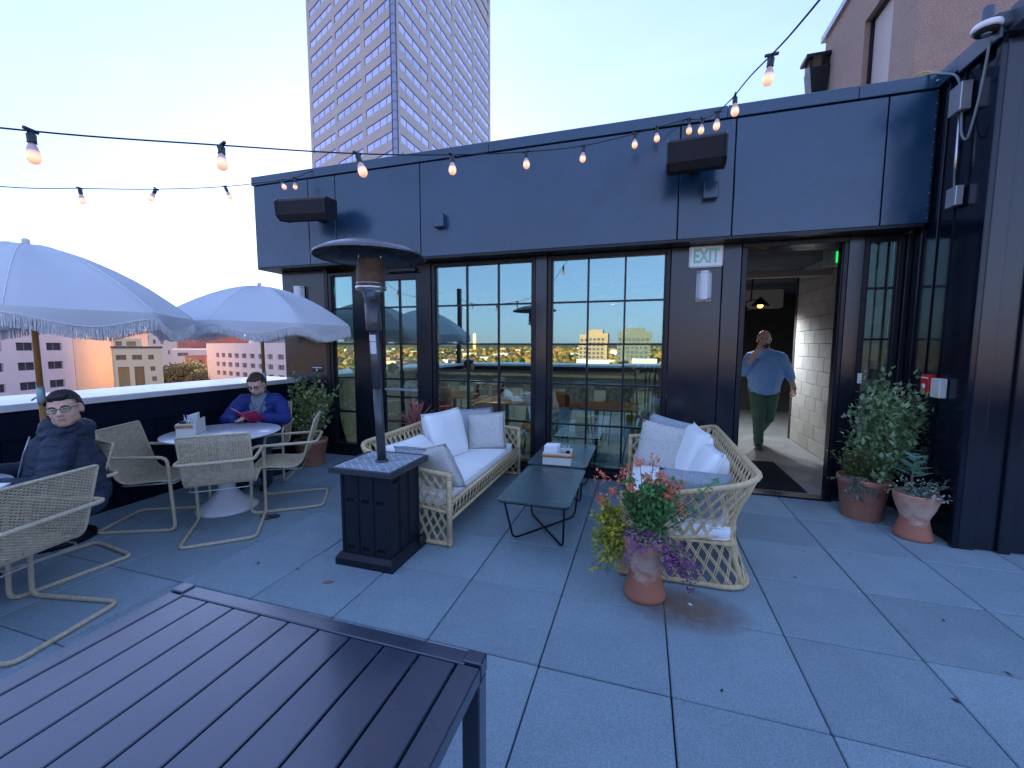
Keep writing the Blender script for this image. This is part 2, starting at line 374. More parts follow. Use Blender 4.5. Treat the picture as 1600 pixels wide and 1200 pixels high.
# core volume
top = rows[-1]+3
poly = [C0, C0+dR*LR, C0+dR*LR+dL*LL, C0+dL*LL]
inn = Vector((0, 0, 0))
ctr = sum(poly, Vector())/4
pin = [p+(ctr-p).normalized()*.9 for p in poly]
MB().prism([(p.x, p.y) for p in pin], GZ, top).build('core', K['towerm'], TW)
def facemb(): return MB()
def strip(mb, C, D, s0, s1, z0, z1, th, nrm, m=0):
    a, b = C+D*s0, C+D*s1
    P = [a, b, b-nrm*th, a-nrm*th]
    mb.prism([(p.x, p.y) for p in P], z0, z1, m)
nL = Vector((dL.y, -dL.x, 0)); nL = nL if nL.dot(ctr-C0) < 0 else -nL
nR = Vector((dR.y, -dR.x, 0)); nR = nR if nR.dot(ctr-C0) < 0 else -nR
def tower_face(C, D, nrm, Ltot, bays, vis):
    mb = MB(); WH = 1.50
    for i, zt in enumerate(rows):
        zn = rows[i+1]-WH if i+1 < len(rows) else top
        strip(mb, C, D, .9, Ltot, zt, zn, .55, nrm)       # spandrel
        e = .9
        for (a, b) in bays+[(Ltot, Ltot)]:
            if a-e > .01: strip(mb, C, D, e, a, zt-WH-.001, zt+.001, .55, nrm)
            e = b
    strip(mb, C, D, .9, Ltot, GZ, rows[0]-WH, .55, nrm)
    mb.build('stone_cladding', K['towerw'], TW)
    ang = math.atan2(D.y, D.x)
    cache = {}
    for (a, b) in bays:
        wmb = MB(); wd = b-a
        # local: x along D, y outward normal
        sg = 1 if (Matrix.Rotation(ang, 3, 'Z') @ Vector((0, 1, 0))).dot(nrm) > 0 else -1
        wmb.bb(0, wd, -sg*.16, -sg*.10, -WH, 0, 0)
        for q in (0, .2, .46, .72, 1): wmb.bb(wd*q-.04, wd*q+.04, -sg*.10, -sg*.06, -WH, 0, 1)
        wmb.bb(0, wd, -sg*.10, -sg*.03, -.10, -.002, 1)
        me = wmb.mesh('window', [K['towerg'], K['towerm']]); rest = MB()
        for i, zt in enumerate(rows):
            p = C+D*a
            if vis[0] <= i <= vis[1]:
                inst(me, 'window', TW, (p.x, p.y, zt), (0, 0, ang))
            else:
                q = Matrix.Rotation(ang, 3, 'Z')
                for (m_, (x0, x1, y0, y1, z0, z1)) in ((0, (0, wd, -sg*.32, -sg*.26, -WH, 0)),):
                    P = [q @ Vector((x, y, 0))+p for x, y in ((x0, y0), (x1, y0), (x1, y1), (x0, y1))]
                    rest.prism([(v.x, v.y) for v in P], zt+z0, zt+z1, m_)
        rest.build('window_band', [K['towerg']], TW)['kind'] = 'stuff'
tower_face(C0, dL, nL, LL, [(1.0, 10.14), (11.63, 21.9), (23.17, 33.85)], (16, 32))
tower_face(C0, dR, nR, LR, [(3.1-1.2, 12.6), (13.9, 24.4), (25.7, 36.2), (37.5, 47.9)], (16, 32))
# glazed corner strip
cs = MB()
c1 = C0+dL*.9; c2 = C0+dR*.9
strip_poly = [(c1.x, c1.y), (C0.x, C0.y), (c2.x, c2.y), ((C0+(ctr-C0).normalized()*1.6).x, (C0+(ctr-C0).normalized()*1.6).y)]
for i, zt in enumerate(rows):
    for h in (0, .5): cs.prism(strip_poly, zt-FH*h-FH*.5+.12, zt-FH*h, 0)
pin2 = [((Vector((x, y, 0))*.0+Vector((x, y, 0))+(ctr-Vector((x, y, 0))).normalized()*.12)) for x, y in strip_poly]
cs.prism([(v.x, v.y) for v in pin2], GZ, top, 1)
for c_ in (c1, c2): cs.box((c_.x, c_.y, (GZ+top)/2), (.16, .16, top-GZ), 1)
cs.build('corner_glazing', [mat('corner_glass', (.24, .26, .36), .25, metal=.4), K['towerm']], TW)
for q in (LL, LR):
    pass
MB().prism([(p.x, p.y) for p in poly], top, top+1).build('roof', K['towerw'], TW)

# background buildings -------------------------------------------------
def facade(name, label, p0, p1, ztop, depth, wallm, wins, winm, cat='building', recess=.5, side=None, cop=None, sill=None, roofextra=None):
    """building whose seen face runs p0 -> p1 (left to right seen from the terrace); wins=(s0,s1,z0,z1)"""
    t = thing(name, label, cat, (p0[0], p0[1], GZ), math.atan2(p1[1]-p0[1], p1[0]-p0[0]))
    Lf = math.hypot(p1[0]-p0[0], p1[1]-p0[1]); H = ztop-GZ
    xs = sorted(set([0, Lf]+[v for w_ in wins for v in (w_[0], w_[1])]))
    # face grid with openings
    zs = sorted(set([0, H]+[v-GZ for w_ in wins for v in (w_[2], w_[3])]))
    mb = MB()
    def inwin(x, z): return any(a < x < b and c-GZ < z < d-GZ for a, b, c, d in wins)
    for j in range(len(zs)-1):
        run = None
        for i in range(len(xs)-1):
            hole = inwin((xs[i]+xs[i+1])/2, (zs[j]+zs[j+1])/2)
            if not hole and run is None: run = xs[i]
            if hole and run is not None: mb.bb(run, xs[i], 0, recess, zs[j], zs[j+1]); run = None
        if run is not None: mb.bb(run, Lf, 0, recess, zs[j], zs[j+1])
    mb.bb(0, Lf, recess+.02, depth, 0, H-.05)
    mb.build('wall', wallm, t)
    cache = {}
    for (a, b, c, d) in wins:
        k = (round(b-a, 2), round(d-c, 2))
        if k not in cache:
            wm = MB(); wm.bb(0, b-a, recess*.6, recess*.6+.1, 0, d-c, 0)
            fr = .08
            wm.bb(0, b-a, recess*.45, recess*.6, 0, fr, 1).bb((b-a)/2-fr/2, (b-a)/2+fr/2, recess*.45, recess*.6, fr, d-c, 1)
            cache[k] = wm.mesh('window', winm)
        inst(cache[k], 'window', t, (a, 0, c-GZ))
    if cop: MB().bb(-.15, Lf+.15, -.15, depth, H, H+.35).build('coping', cop, t)
    return t
gl = mat('far_glass', (.06, .065, .08), .15, objvar=.5); glw = mat('far_glass_warm', (.34, .17, .06), .2, objvar=.5); fr = mat('far_frame', (.30, .25, .24), .6)
pinkc = mat('pink_concrete', (.80, .62, .60), .8, var=.04, vs_=.5); peach = mat('lit_peach_concrete', (.78, .54, .40), .8, var=.04, vs_=.5)
# A: parking garage, its wall runs towards the camera's left
pA0 = Vector((-82.5, 6.0, 0)); pA1 = Vector((-100.2, 48.0, 0)); dA = (pA1-pA0).normalized()
wa = []
for k in range(9):
    for r_ in range(6):
        zt = 1.9-3.25*r_; s = 1.9+4.85*k
        if s < 41.0: wa.append((s, s+2.75, zt-1.35, zt))
facade('parking_garage', 'pink concrete parking garage with rows of square openings beyond the left parapet', (-82.5, 6.0), (-100.2, 48.0), 4.7, 22, pinkc, wa, [mat('garage_dark', (.05, .045, .06), .8), fr], cop=None)
facade('garage_lit_end', 'lit end of the pink parking garage, its warm light painted as peach', (-100.25, 48.1), (-103.3, 55.6), 4.75, 9, peach, [], [gl, fr])  # warm light on the garage end, painted as a separate peach wall
facade('garage_shaded_side', 'narrow garage side wall, shade painted as brownish peach, next to the cream building', (-103.4, 55.7), (-101.2, 61.0), 4.6, 9, mat('peach_shade', (.62, .44, .36), .8), [], [gl, fr])  # darker copy of the peach carries the shade of the garage side face
yl = mat('warm_lit_stucco', (.88, .63, .36), .8, var=.03)  # warm yellow of reflected light is put into the wall colour
B0, B1 = (-91.03, 48.95), (-87.98, 54.96)
wb = [(a, b, c, d) for a, b, c, d in ((.29, 1.67, -1.2, -.3), (2.47, 3.85, -1.2, -.3), (4.73, 5.51, -1.2, -.3), (4.93, 5.62, -3.35, -2.5), (5.07, 5.76, -5.3, -4.4), (.44, 1.97, -9, -2.45), (2.65, 4.03, -9, -2.45))]
facade('cream_building', 'cream stucco building, warm light painted into its walls, amber windows above the parapet', B0, B1, .95, 6, yl, wb, [glw, fr], cop=mat('dark_coping', (.10, .07, .06), .6))
facade('cream_penthouse', 'cream upper storey with painted-in warm light and two amber windows on the cream building roof', (B0[0]-.5, B0[1]+.6), (B0[0]+1.18, B0[1]+3.9), 2.75, 4, yl, [(.1, .97, 1.35, 2.2), (1.6, 2.9, 1.35, 2.2)], [glw, fr])
cr = mat('cream_tower', (.50, .46, .40), .8, var=.05, vs_=.3)
t = facade('beige_tower_block', 'pale beige tower block with rounded rooftop behind the cream building', (-184.6, 109.6), (-171.0, 113.8), 6.3, 20, cr, [(5.5, 6.6, 2.0, 3.6), (8.4, 9.5, 2.0, 3.6), (3, 4, 3.6, 5.0), (11, 11.8, -2, -.5)], [gl, fr])
MB().prism([(3, 6.3-GZ), (3, 8.2-GZ), (4.2, 9.3-GZ), (6, 9.7-GZ), (8, 9.3-GZ), (9.5, 8.6-GZ), (11, 8-GZ), (12.5, 6.3-GZ)], 1, 12, axis='y').build('rooftop', cr, t)
brick = mat('far_red_brick', (.36, .135, .095), .85, var=.08, vs_=.6)
wd_ = []
L1 = 8.9
for r_ in range(5):
    zt = 2.2-2.9*r_
    wd_ += [(.6, 2.6, zt-1.1, zt), (3.0, 5.0, zt-1.1, zt), (5.4, 7.0, zt-1.1, zt)]
facade('brick_building', 'red brick office building corner with grey ribbon windows beyond the trees', (-137.8, 92.3), (-129.3, 89.8), 5.0, 12, brick, wd_, [mat('far_glass_grey', (.22, .23, .27), .3, objvar=.2), fr])
D0 = Vector((-129.2, 89.85, 0)); D1 = Vector((-135.6+9, 114.0+8, 0)); wd_ = []
for r_ in range(5):
    zt = 2.2-2.9*r_; wd_ += [(1.8, 9.5, zt-1.3, zt), (12, 19, zt-1.3, zt), (21.5, 29, zt-1.3, zt)]
facade('brick_building', 'long side wing of the red brick office building with ribbon windows', (D0.x, D0.y), (-119.5, 119.0), 4.4, 12, brick, wd_, [mat('far_glass_grey2', (.20, .215, .26), .3, objvar=.2), fr])
# E: pinkish office building with a grid of windows
E0, E1 = Vector((-94.75, 68.66, 0)), Vector((-60.63, 58.28, 0)); LE = (E1-E0).length
def ex(px):   # position along the face where the sight line of that column meets it
    return px
we = []
for (a_, b_) in [(4.73, 6.57), (7.61, 9.54), (10.64, 12.69), (13.7, 15.81), (16.92, 19.17), (20.4, 22.63), (23.81, 26.1), (27.4, 29.7), (31.13, 33.71)]:
    for r_ in range(6): we.append((a_+.15, b_-.15, -.15-1.92*r_-.95, -.15-1.92*r_))
pinkw = mat('pink_stucco', (.80, .62, .54), .8, var=.03)
t = facade('pink_office_building', 'pale pink office building with a grid of small square windows behind the reading man', (E0.x, E0.y), (E1.x, E1.y), 1.95, 20, pinkw, we, [mat('far_glass_brown', (.16, .12, .12), .3, objvar=.3), fr])
MB().bb(17, LE, 1.5, 15, 1.9-GZ, 3.6-GZ).build('penthouse_wall', pinkw, t)
MB().bb(21.5, LE, 1.2, 1.5, 2.1-GZ, 3.1-GZ).build('penthouse_louvre', mat('louvre_grey', (.25, .26, .28), .5), t)
# low buildings in the gap
facade('low_brick_building', 'low red brick building with arched windows past the cream building', (-118, 80), (-112, 81), -1.2, 10, brick, [(1.2, 5.2, -4.5, -2.4)], [gl, fr])
facade('white_roof_building', 'low white roofed building between the cream and brick ones', (-128, 84), (-119, 87), .2, 10, K['towerw'], [(1, 4, -1.6, -.6)], [gl, fr], cop=K['white'])
# far roofs peeping over the umbrellas
MB().lathe([(7, GZ), (7, 19.0), (8.2, 19.5), (8.2, 21.5), (5, 23.5), (0.1, 23.6)], 20, (-214, 168, 0)).build('round_roof_tower', cr)
tag(bpy.data.objects['round_roof_tower'], 'distant round topped beige tower peeping over the dip between two umbrellas', 'building')

# tree building for street trees
def canopy_blob(mb, c, r, n, ls, rnd, m=0, mm=1):
    for _ in range(n):
        d = Vector((rnd.gauss(0, 1), rnd.gauss(0, 1), rnd.gauss(0, 1))).normalized()
        q = 1+.35*noise.noise(d*2.3+Vector(c)*.3)
        p = Vector(c)+Vector((d.x*r[0], d.y*r[1], d.z*r[2]))*q*(rnd.random()**.35)
        a = Vector((rnd.gauss(0, 1), rnd.gauss(0, 1), rnd.gauss(0, 1))).normalized()*ls; b = a.orthogonal().normalized()*ls*.7
        mb.add([p-a, p-b, p+a, p+b], [(0, 1, 2, 3)], m if rnd.random() < .6 else mm)
tr1 = leafmat('leaf_olive', (.085, .095, .05), (.13, .125, .06)); tr2 = leafmat('leaf_autumn', (.12, .10, .05), (.16, .12, .06)); bark = mat('bark', (.09, .07, .055), .9)
rnd = random.Random(4)
for i, (x, y, zt, r_, lb) in enumerate(((-110, 71, -1.9, 5, 'leftmost olive street tree crown in the gap between cream and pink buildings'), (-104, 72, -1.6, 5.5, 'middle olive brown street tree crown in the gap between buildings'), (-97, 70.5, -2.6, 5, 'street tree crown nearest the pink office building'))):
    t = thing('street_tree', lb, 'tree', (x, y, GZ), 0, 'street trees between the far buildings')
    H = zt-GZ; MB().tube([(0, 0, 0), (.2, .1, H*.5), (0, 0, H*.75)], .4, 7, rad=[.45, .3, .15]).build('trunk', bark, t)
    mb = MB()
    for k in range(6):
        canopy_blob(mb, (rnd.uniform(-2, 2), rnd.uniform(-2, 2), H-4+rnd.uniform(-2, 1.2)), (r_*.7, r_*.7, r_*.5), 500, .28, rnd)
    mb.build('crown', [tr1, tr2], t)
# sunlit town and autumn woods behind the camera, seen mirrored in the glass
def town():
    rnd = random.Random(11); mb = MB(); bm_ = MB()
    cols = [leafmat('wood_gold', (.36, .20, .045), (.50, .26, .05)), leafmat('wood_rust', (.26, .10, .035), (.36, .17, .05)), leafmat('wood_green', (.08, .10, .04), (.16, .16, .05))]
    for k in range(8200):
        d = 90+1500*rnd.random()**1.3; a = R(rnd.uniform(195, 345)); x, y = d*math.cos(a), d*math.sin(a)
        r_ = rnd.uniform(3, 6)*(1+d/1500); h = rnd.uniform(5, 11)+ (d/1500)*12; m = rnd.choice((0, 0, 1, 2, 2))
        n = 6; c = Vector((x, y, GZ)); V = []; F = []
        for j, (q, zz) in enumerate(((.5, .15), (1, .45), (.85, .75), (.3, 1))):
            for i in range(n):
                b = 2*math.pi*i/n+j; s = q*r_*rnd.uniform(.75, 1.25); V.append(c+Vector((math.cos(b)*s, math.sin(b)*s, h*zz)))
        for j in range(3):
            for i in range(n): F.append((j*n+i, j*n+(i+1) % n, (j+1)*n+(i+1) % n, (j+1)*n+i))
        F.append(tuple(3*n+i for i in range(n))); mb.add(V, F, m)
    o = mb.build('autumn_woods', cols); o['kind'] = 'stuff'; tag(o, 'gold and rust coloured autumn trees spread over the town behind the terrace', 'trees')
    wl = [mat('town_white', (.62, .58, .52), .8), mat('town_tan', (.48, .36, .25), .8), mat('town_brick', (.34, .15, .1), .8)]
    for k in range(150):
        d = 120+1300*rnd.random(); a = R(rnd.uniform(195, 345)); x, y = d*math.cos(a), d*math.sin(a)
        bm_.box((x, y, GZ+5+d*.003), (rnd.uniform(10, 32), rnd.uniform(8, 24), rnd.uniform(8, 14)+d*.008), rnd.choice((0, 0, 1, 2)), rz=rnd.uniform(0, 3))
    o = bm_.build('low_town', wl); o['kind'] = 'stuff'; tag(o, 'pale low town buildings scattered among the autumn trees', 'buildings')
town()
# two taller blocks mirrored in the right hand window
for nm, lb, x, y, w_, h_, mm in (('apartment_tower', 'tan apartment tower mirrored in the right window with a crown on top', -48, -420, 27, 37, mat('tan_tower', (.36, .23, .15), .8)), ('office_slab', 'greenish glass office slab mirrored at the right edge of the window', -9, -400, 30, 38, mat('slab_green', (.12, .12, .10), .6))):
    t = thing(nm, lb, 'building', (x, y, GZ)); mb = MB(); wm_ = MB()
    mb.bb(-w_/2, w_/2, -9, 9, 0, h_)
    for k in range(int(w_/4)):
        for r_ in range(int(h_/4)-1): wm_.bb(-w_/2+1+4*k, -w_/2+3.4+4*k, 9, 9.15, 2+4*r_, 4.4+4*r_)
    mb.build('wall', mm, t); o = wm_.build('window_grid', gl, t); o['kind'] = 'stuff'
    MB().bb(-w_*.3, w_*.3, -5, 5, h_, h_+4).build('penthouse', mm, t)

# brown stucco building up right -----------------------------------------
RB = thing('brown_stucco_building', 'brown stucco building with a tall beige panel rising behind the right end of the roof', 'building')
mb = MB()
mb.bb(4.0, 4.4, 7.2, 8.0, 2, 9.2).bb(4.0, 4.4, 9.1, 11.2, 2, 9.2).bb(4.0, 4.4, 8.0, 9.1, 2, 3.0).bb(4.0, 4.4, 8.0, 9.1, 8.2, 9.2).bb(4.401, 16, 7.2, 11.2, 2, 9.2)
mb.build('wall', K['stucco'], RB)
MB().bb(4.16, 4.2, 8.0, 9.1, 3.0, 8.2).build('panel', K['beigepanel'], RB)
MB().bb(4.10, 4.16, 9.06, 9.1, 3.0, 8.2).bb(4.10, 4.16, 8.0, 9.06, 8.16, 8.2).build('panel_trim', K['black'], RB)
MB().bb(3.92, 4.5, 7.1, 11.3, 9.2, 9.34).bb(4.5, 16, 7.1, 7.5, 9.2, 9.34).build('coping', K['galv'], RB)
VT = thing('roof_vent', 'dark hooded roof vent standing beside the brown stucco building', 'vent', (3.78, 11.0, 4))
VT.scale = (.72, .8, .97)
MB().bb(-.14, .14, -.15, .15, 0, 3.9).build('shaft', K['galv'], VT)
MB().prism([(-.2, 3.9), (.2, 3.9), (.32, 4.55), (-.3, 4.55)], -.25, .25, axis='y').build('housing', K['black'], VT)
MB().bb(-.42, .36, -.3, .3, 4.78, 4.86).bb(-.3, -.2, -.2, .2, 4.55, 4.78).bb(.2, .3, -.2, .2, 4.55, 4.78).build('hood', K['black'], VT)
# ================================================================== TERRACE
fl = MB(); fl.bb(-5.6, 7, -2.75, 3.02, -.6, -.035); fl = fl.build('terrace_floor', K['joint']); fl['kind'] = 'structure'
pm = []
for k in range(3):
    mb = MB(); mb.box((0, 0, 0), (.603, .603, .05), bev=.005); pm.append(mb.mesh('paver', K['paver']))
rnd = random.Random(3)
rest = MB()
for i in range(-9, 12):
    for j in range(-5, 5):
        x0, y0 = i*.61, j*.61
        cx, cy = x0+.305, y0+.305
        if x0 < -4.95 or (x0 > 2.4 and y0 > 2.1): continue
        if y0+.61 < -2.5: continue
        if x0 >= 3.6 or y0 < -2.0:
            rest.box((cx, cy, -.025), (.603, .603, .05)); continue
        o = inst(pm[rnd.randrange(3)], 'paver', fl, (cx, cy, -.025+rnd.uniform(-.0015, .0015)), (rnd.uniform(-.002, .002), rnd.uniform(-.002, .002), rnd.choice((0, 0, math.pi/2, math.pi))+rnd.uniform(-.002, .002)))
rest.bb(-4.95, -4.885, -2.6, 3.02, -.05, -.003)
rest.build('paver_border', K['paver'], fl)['kind'] = 'stuff'
# small litter and stains
wet = mat('wet_patch', (.06, .065, .07), .12)
def splat(n, c, r, m, z=.0015, seed=0, sq=1):
    rr = random.Random(seed); P = []
    for i in range(18):
        a = 2*math.pi*i/18; q = r*(.7+.5*rr.random()); P.append((c[0]+math.cos(a)*q, c[1]+math.sin(a)*q*sq))
    o = MB().prism(P, z, z+.0008).build(n, m); return o
tag(splat('water_puddle', (-3.37, 1.0), .085, wet, seed=5, sq=.8), 'small wet spill on the pavers in front of the right wicker armchair', 'puddle')
orange = mat('terracotta_stain', (.22, .16, .13), .85, var=.25, vs_=14)
def stain():
    m = bpy.data.materials.new('rust_wash'); m.use_nodes = True; t = m.node_tree; b = t.nodes['Principled BSDF']; b.inputs['Base Color'].default_value = (.30, .19, .13, 1); b.inputs['Roughness'].default_value = .85
    tcn = t.nodes.new('ShaderNodeTexCoord'); g = t.nodes.new('ShaderNodeTexGradient'); g.gradient_type = 'SPHERICAL'
    mp = t.nodes.new('ShaderNodeMapping'); mp.inputs['Scale'].default_value = (2.6, 4.2, 1); t.links.new(tcn.outputs['Object'], mp.inputs[0]); t.links.new(mp.outputs[0], g.inputs[0])
    n = t.nodes.new('ShaderNodeTexNoise'); n.inputs['Scale'].default_value = 12; n.inputs['Detail'].default_value = 5; t.links.new(tcn.outputs['Object'], n.inputs[0])
    mm = t.nodes.new('ShaderNodeMath'); mm.operation = 'MULTIPLY'; t.links.new(g.outputs[0], mm.inputs[0]); t.links.new(n.outputs[0], mm.inputs[1])
    t.links.new(mm.outputs[0], b.inputs['Alpha']); return m
o = MB().bb(-.4, .4, -.25, .25, 0, .0006).build('terracotta_stain', stain()); o.location = (.12, .70, .0015)
tag(o, 'orange brown wash stain on the pavers beside the flower pot', 'stain')
leafm = mat('dry_leaf', (.26, .16, .08), .8); lf2 = mat('dry_leaf_red', (.24, .09, .06), .8)
for q, (x, y, m, lb) in enumerate(((-2.10, .28, leafm, 'long dry tan leaf on the pavers left of the heater, nearer the slatted table'), (-2.75, .33, lf2, 'tiny reddish leaf on the pavers between heater and wicker chair'), (-2.42, .35, lf2, 'small curled reddish leaf just left of the heater base'), (-.95, -.05, K['paper'], 'small white crumb on the pavers in front of the coffee table'), (.15, .74, K['paper'], 'white scrap on the pavers right of the flower pot'))):
    rr = random.Random(q); mb = MB(); s = .018 if q else .040
    mb.add([(-s, 0, .004), (-.2*s, .35*s, .012), (s, .1*s, .006), (.1*s, -.35*s, .002), (0, 0, .016)], [(0, 4, 1), (1, 4, 2), (2, 4, 3), (3, 4, 0)])
    o = mb.build('fallen_leaf' if m is not K['paper'] else 'paper_scrap', m); o.location = (x, y, 0.001); o.rotation_euler = (0, 0, q*1.3+.5)
    tag(o, lb, 'leaf' if m is not K['paper'] else 'scrap')

for q, (x, y, lb) in enumerate(((.86, 1.28, 'small dark leaf scrap on the pavers right of the sofa corner'), (1.52, 1.02, 'dark speck of litter on the pavers toward the navy wall'), (1.55, .62, 'black crumb on the pavers at the right side'), (1.05, 1.72, 'tiny dark twig on the pavers below the doorway'), (.22, .10, 'small dark curl of litter on the near pavers'), (1.20, .35, 'tiny dark mark of debris on the right foreground pavers'))):
    s_ = .012+.004*(q % 3); mb = MB(); mb.add([(-s_, 0, .002), (0, s_*.4, .006), (s_, 0, .003), (0, -s_*.4, .002), (0, 0, .008)], [(0, 4, 1), (1, 4, 2), (2, 4, 3), (3, 4, 0)]); o = mb.build('litter_scrap', K['dark']); o.location = (x, y, .001); o.rotation_euler = (0, 0, q*1.1); tag(o, lb, 'litter')
# parapets -------------------------------------------------------------
def parapet(name, label, P0, P1, n_in, skip=None):
    """P0->P1 along the inner face; boards on the inner face, white metal cap"""
    d = Vector(P1)-Vector(P0); Lp = d.length; ang = math.atan2(d.y, d.x)
    t = thing(name, label, 'wall', (P0[0], P0[1], 0), ang)
    MB().bb(0, Lp, .03, .62, -.6, 1.02).build('core', K['black'], t)
    pmz = MB(); pmz.box((0, 0, 0), (.132, .022, 1.0), bev=.006); me = pmz.mesh('plank', K['plank'])
    n = int(Lp/.138)
    for i in range(n): inst(me, 'plank', t, (.07+i*.138, .016, .5))
    MB().bb(0, Lp, -.012, .01, .80, 1.012, bev=.003).build('top_rail_board', K['plank'], t)
    mb = MB(); sec = 2.44; x = 0
    prof = [(-.03, 1.03), (-.03, 1.075), (-.015, 1.085), (.70, 1.098), (.70, .95), (.69, .95), (.69, 1.03)]
    while x < Lp:
        e = min(x+sec-.004, Lp); mb.prism([(a, b) for a, b in prof], x, e, axis='x'); x += sec
    mb.build('cap', K['cap'], t, recalc=True)
    return t
parapet('parapet', 'dark boarded parapet with bright white metal cap along the left side', (-4.95, -2.6, 0), (-4.95, 3.04, 0), None)
parapet('parapet', 'dark boarded parapet with white cap behind the camera, seen mirrored in the windows', (7, -2.6, 0), (-4.95, -2.6, 0), None)

# ================================================================== BUILDING
BD = thing('restaurant_building', 'dark blue black metal clad rooftop restaurant with gridded steel windows and an open doorway', 'building')
Yw = 3.05
# shell: roof, back and interior
MB().bb(-5.15, 2.15, 2.95, 9.8, 2.92, 3.6).build('roof', K['black'], BD)
MB().bb(-5.2, 4.4, 3.09, 10, -.4, -.002).build('interior_floor', K['concrete'], BD)
MB().bb(-5.15, 4.4, 3.32, 9.8, 2.80, 2.90).build('interior_ceiling', K['ceil'], BD)
MB().bb(-5.2, 4.4, 9.6, 9.8, 0, 2.8).build('interior_back_wall', mat('back_wall_dark', (.055, .05, .048), .8, var=.3, vs_=3), BD)
MB().bb(-5.2, .7, 7.2, 7.3, 0, 2.8).build('bar_back_wall', mat('bar_wall', (.10, .07, .055), .6, var=.3, vs_=2), BD)
MB().bb(-5.2, -5.08, 3.09, 9.6, 0, 2.9).build('end_wall', K['panel'], BD)
MB().bb(4.3, 4.4, 3.3, 9.6, 0, 2.9).build('interior_end_wall', K['dark'], BD)
# fascia ---------------------------------------------------------------
YF = 2.80; fz0, fz1 = 2.64, 3.735
xs = [-5.37, -4.45, -4.02, -2.79, .132, .631, 1.83, 2.18]
for a, b in zip(xs[:-1], xs[1:]):
    MB().bb(a+.006, b-.006, YF, YF+.03, fz0, fz1, bev=.003).build('fascia_panel', K['fascia'], BD)
MB().bb(xs[0]+.02, 2.2, YF+.032, YF+.10, fz0+.01, 3.83).build('fascia_backing', K['joint'], BD)
MB().bb(xs[0]+.01, xs[0]+.05, YF+.031, 9.8, fz0, fz1).build('fascia_return_panel', K['fascia'], BD)
x = xs[0]-.02; mb = MB()
for e in (-4.36, -1.9, .55, 1.6, 2.2):
    mb.bb(x, e-.004, YF-.012, YF+.35, 3.748, 3.86, bev=.004); x = e
mb.build('coping', K['fascia'], BD)
MB().bb(xs[0]-.02, xs[0]+.3, YF+.352, 9.8, 3.748, 3.86).build('coping_return', K['fascia'], BD)
MB().bb(-5.36, 2.15, YF+.004, 3.30, 2.612, 2.638).build('soffit', K['black'], BD)
MB().bb(-5.08, 2.15, 3.20, 3.32, 2.56, 2.9).build('header', K['black'], BD)
rv = MB()
for k in range(11): rv.ball((2.165, YF-.001, 2.68+.105*k), .0045, 6, 4)
for x_ in (-4.45, -4.02, -2.79, .132, .631, 1.83):
    for z_ in (2.67, 3.70): rv.ball((x_-.03, YF-.001, z_), .004, 6, 4).ball((x_+.03, YF-.001, z_), .004, 6, 4)
rv.build('screw_heads', K['galv'], BD)['kind'] = 'stuff'
# wall pieces (x0,x1,y0,y1,z0,z1,name,material)
def P(n, m, *b, bev=.004): return MB().bb(*b, bev=bev).build(n, m, BD)
P('wall_panel', K['panel'], -5.2, -4.46, Yw, Yw+.12, .0, 2.61)
P('corner_trim', K['black'], -4.455, -4.40, Yw-.01, Yw+.12, 0, 2.61)
P('pier', K['black'], -3.95, -3.63, Yw-.01, Yw+.12, .0, 2.61)
P('pier', K['black'], -2.93, -2.79, Yw-.02, Yw+.12, .0, 2.61)
P('pier', K['panel'], -1.40, -1.265, Yw-.02, Yw+.12, .0, 2.61)
P('wall_panel', K['panel'], .10, .600, Yw-.01, Yw+.12, .0, 2.61)
P('pier', K['panel'], .606, .775, Yw-.025, Yw+.12, .0, 2.61)
P('pier', K['panel'], 1.70, 1.825, Yw-.02, Yw+.12, .0, 2.61)
P('pier', K['black'], 2.155, 2.20, Yw-.03, Yw+.12, .0, 2.61)
P('window_sill', K['black'], -4.395, -3.955, Yw-.02, Yw+.14, 0, .12)
P('window_sill', K['black'], -2.785, -1.405, Yw-.04, Yw+.14, 0, .09)
P('window_sill', K['black'], -1.26, .095, Yw-.04, Yw+.14, 0, .09)
P('window_sill', K['black'], 1.83, 2.15, Yw-.02, Yw+.14, 0, .12)
ROWZ = [.62, 1.105, 1.58, 2.07]
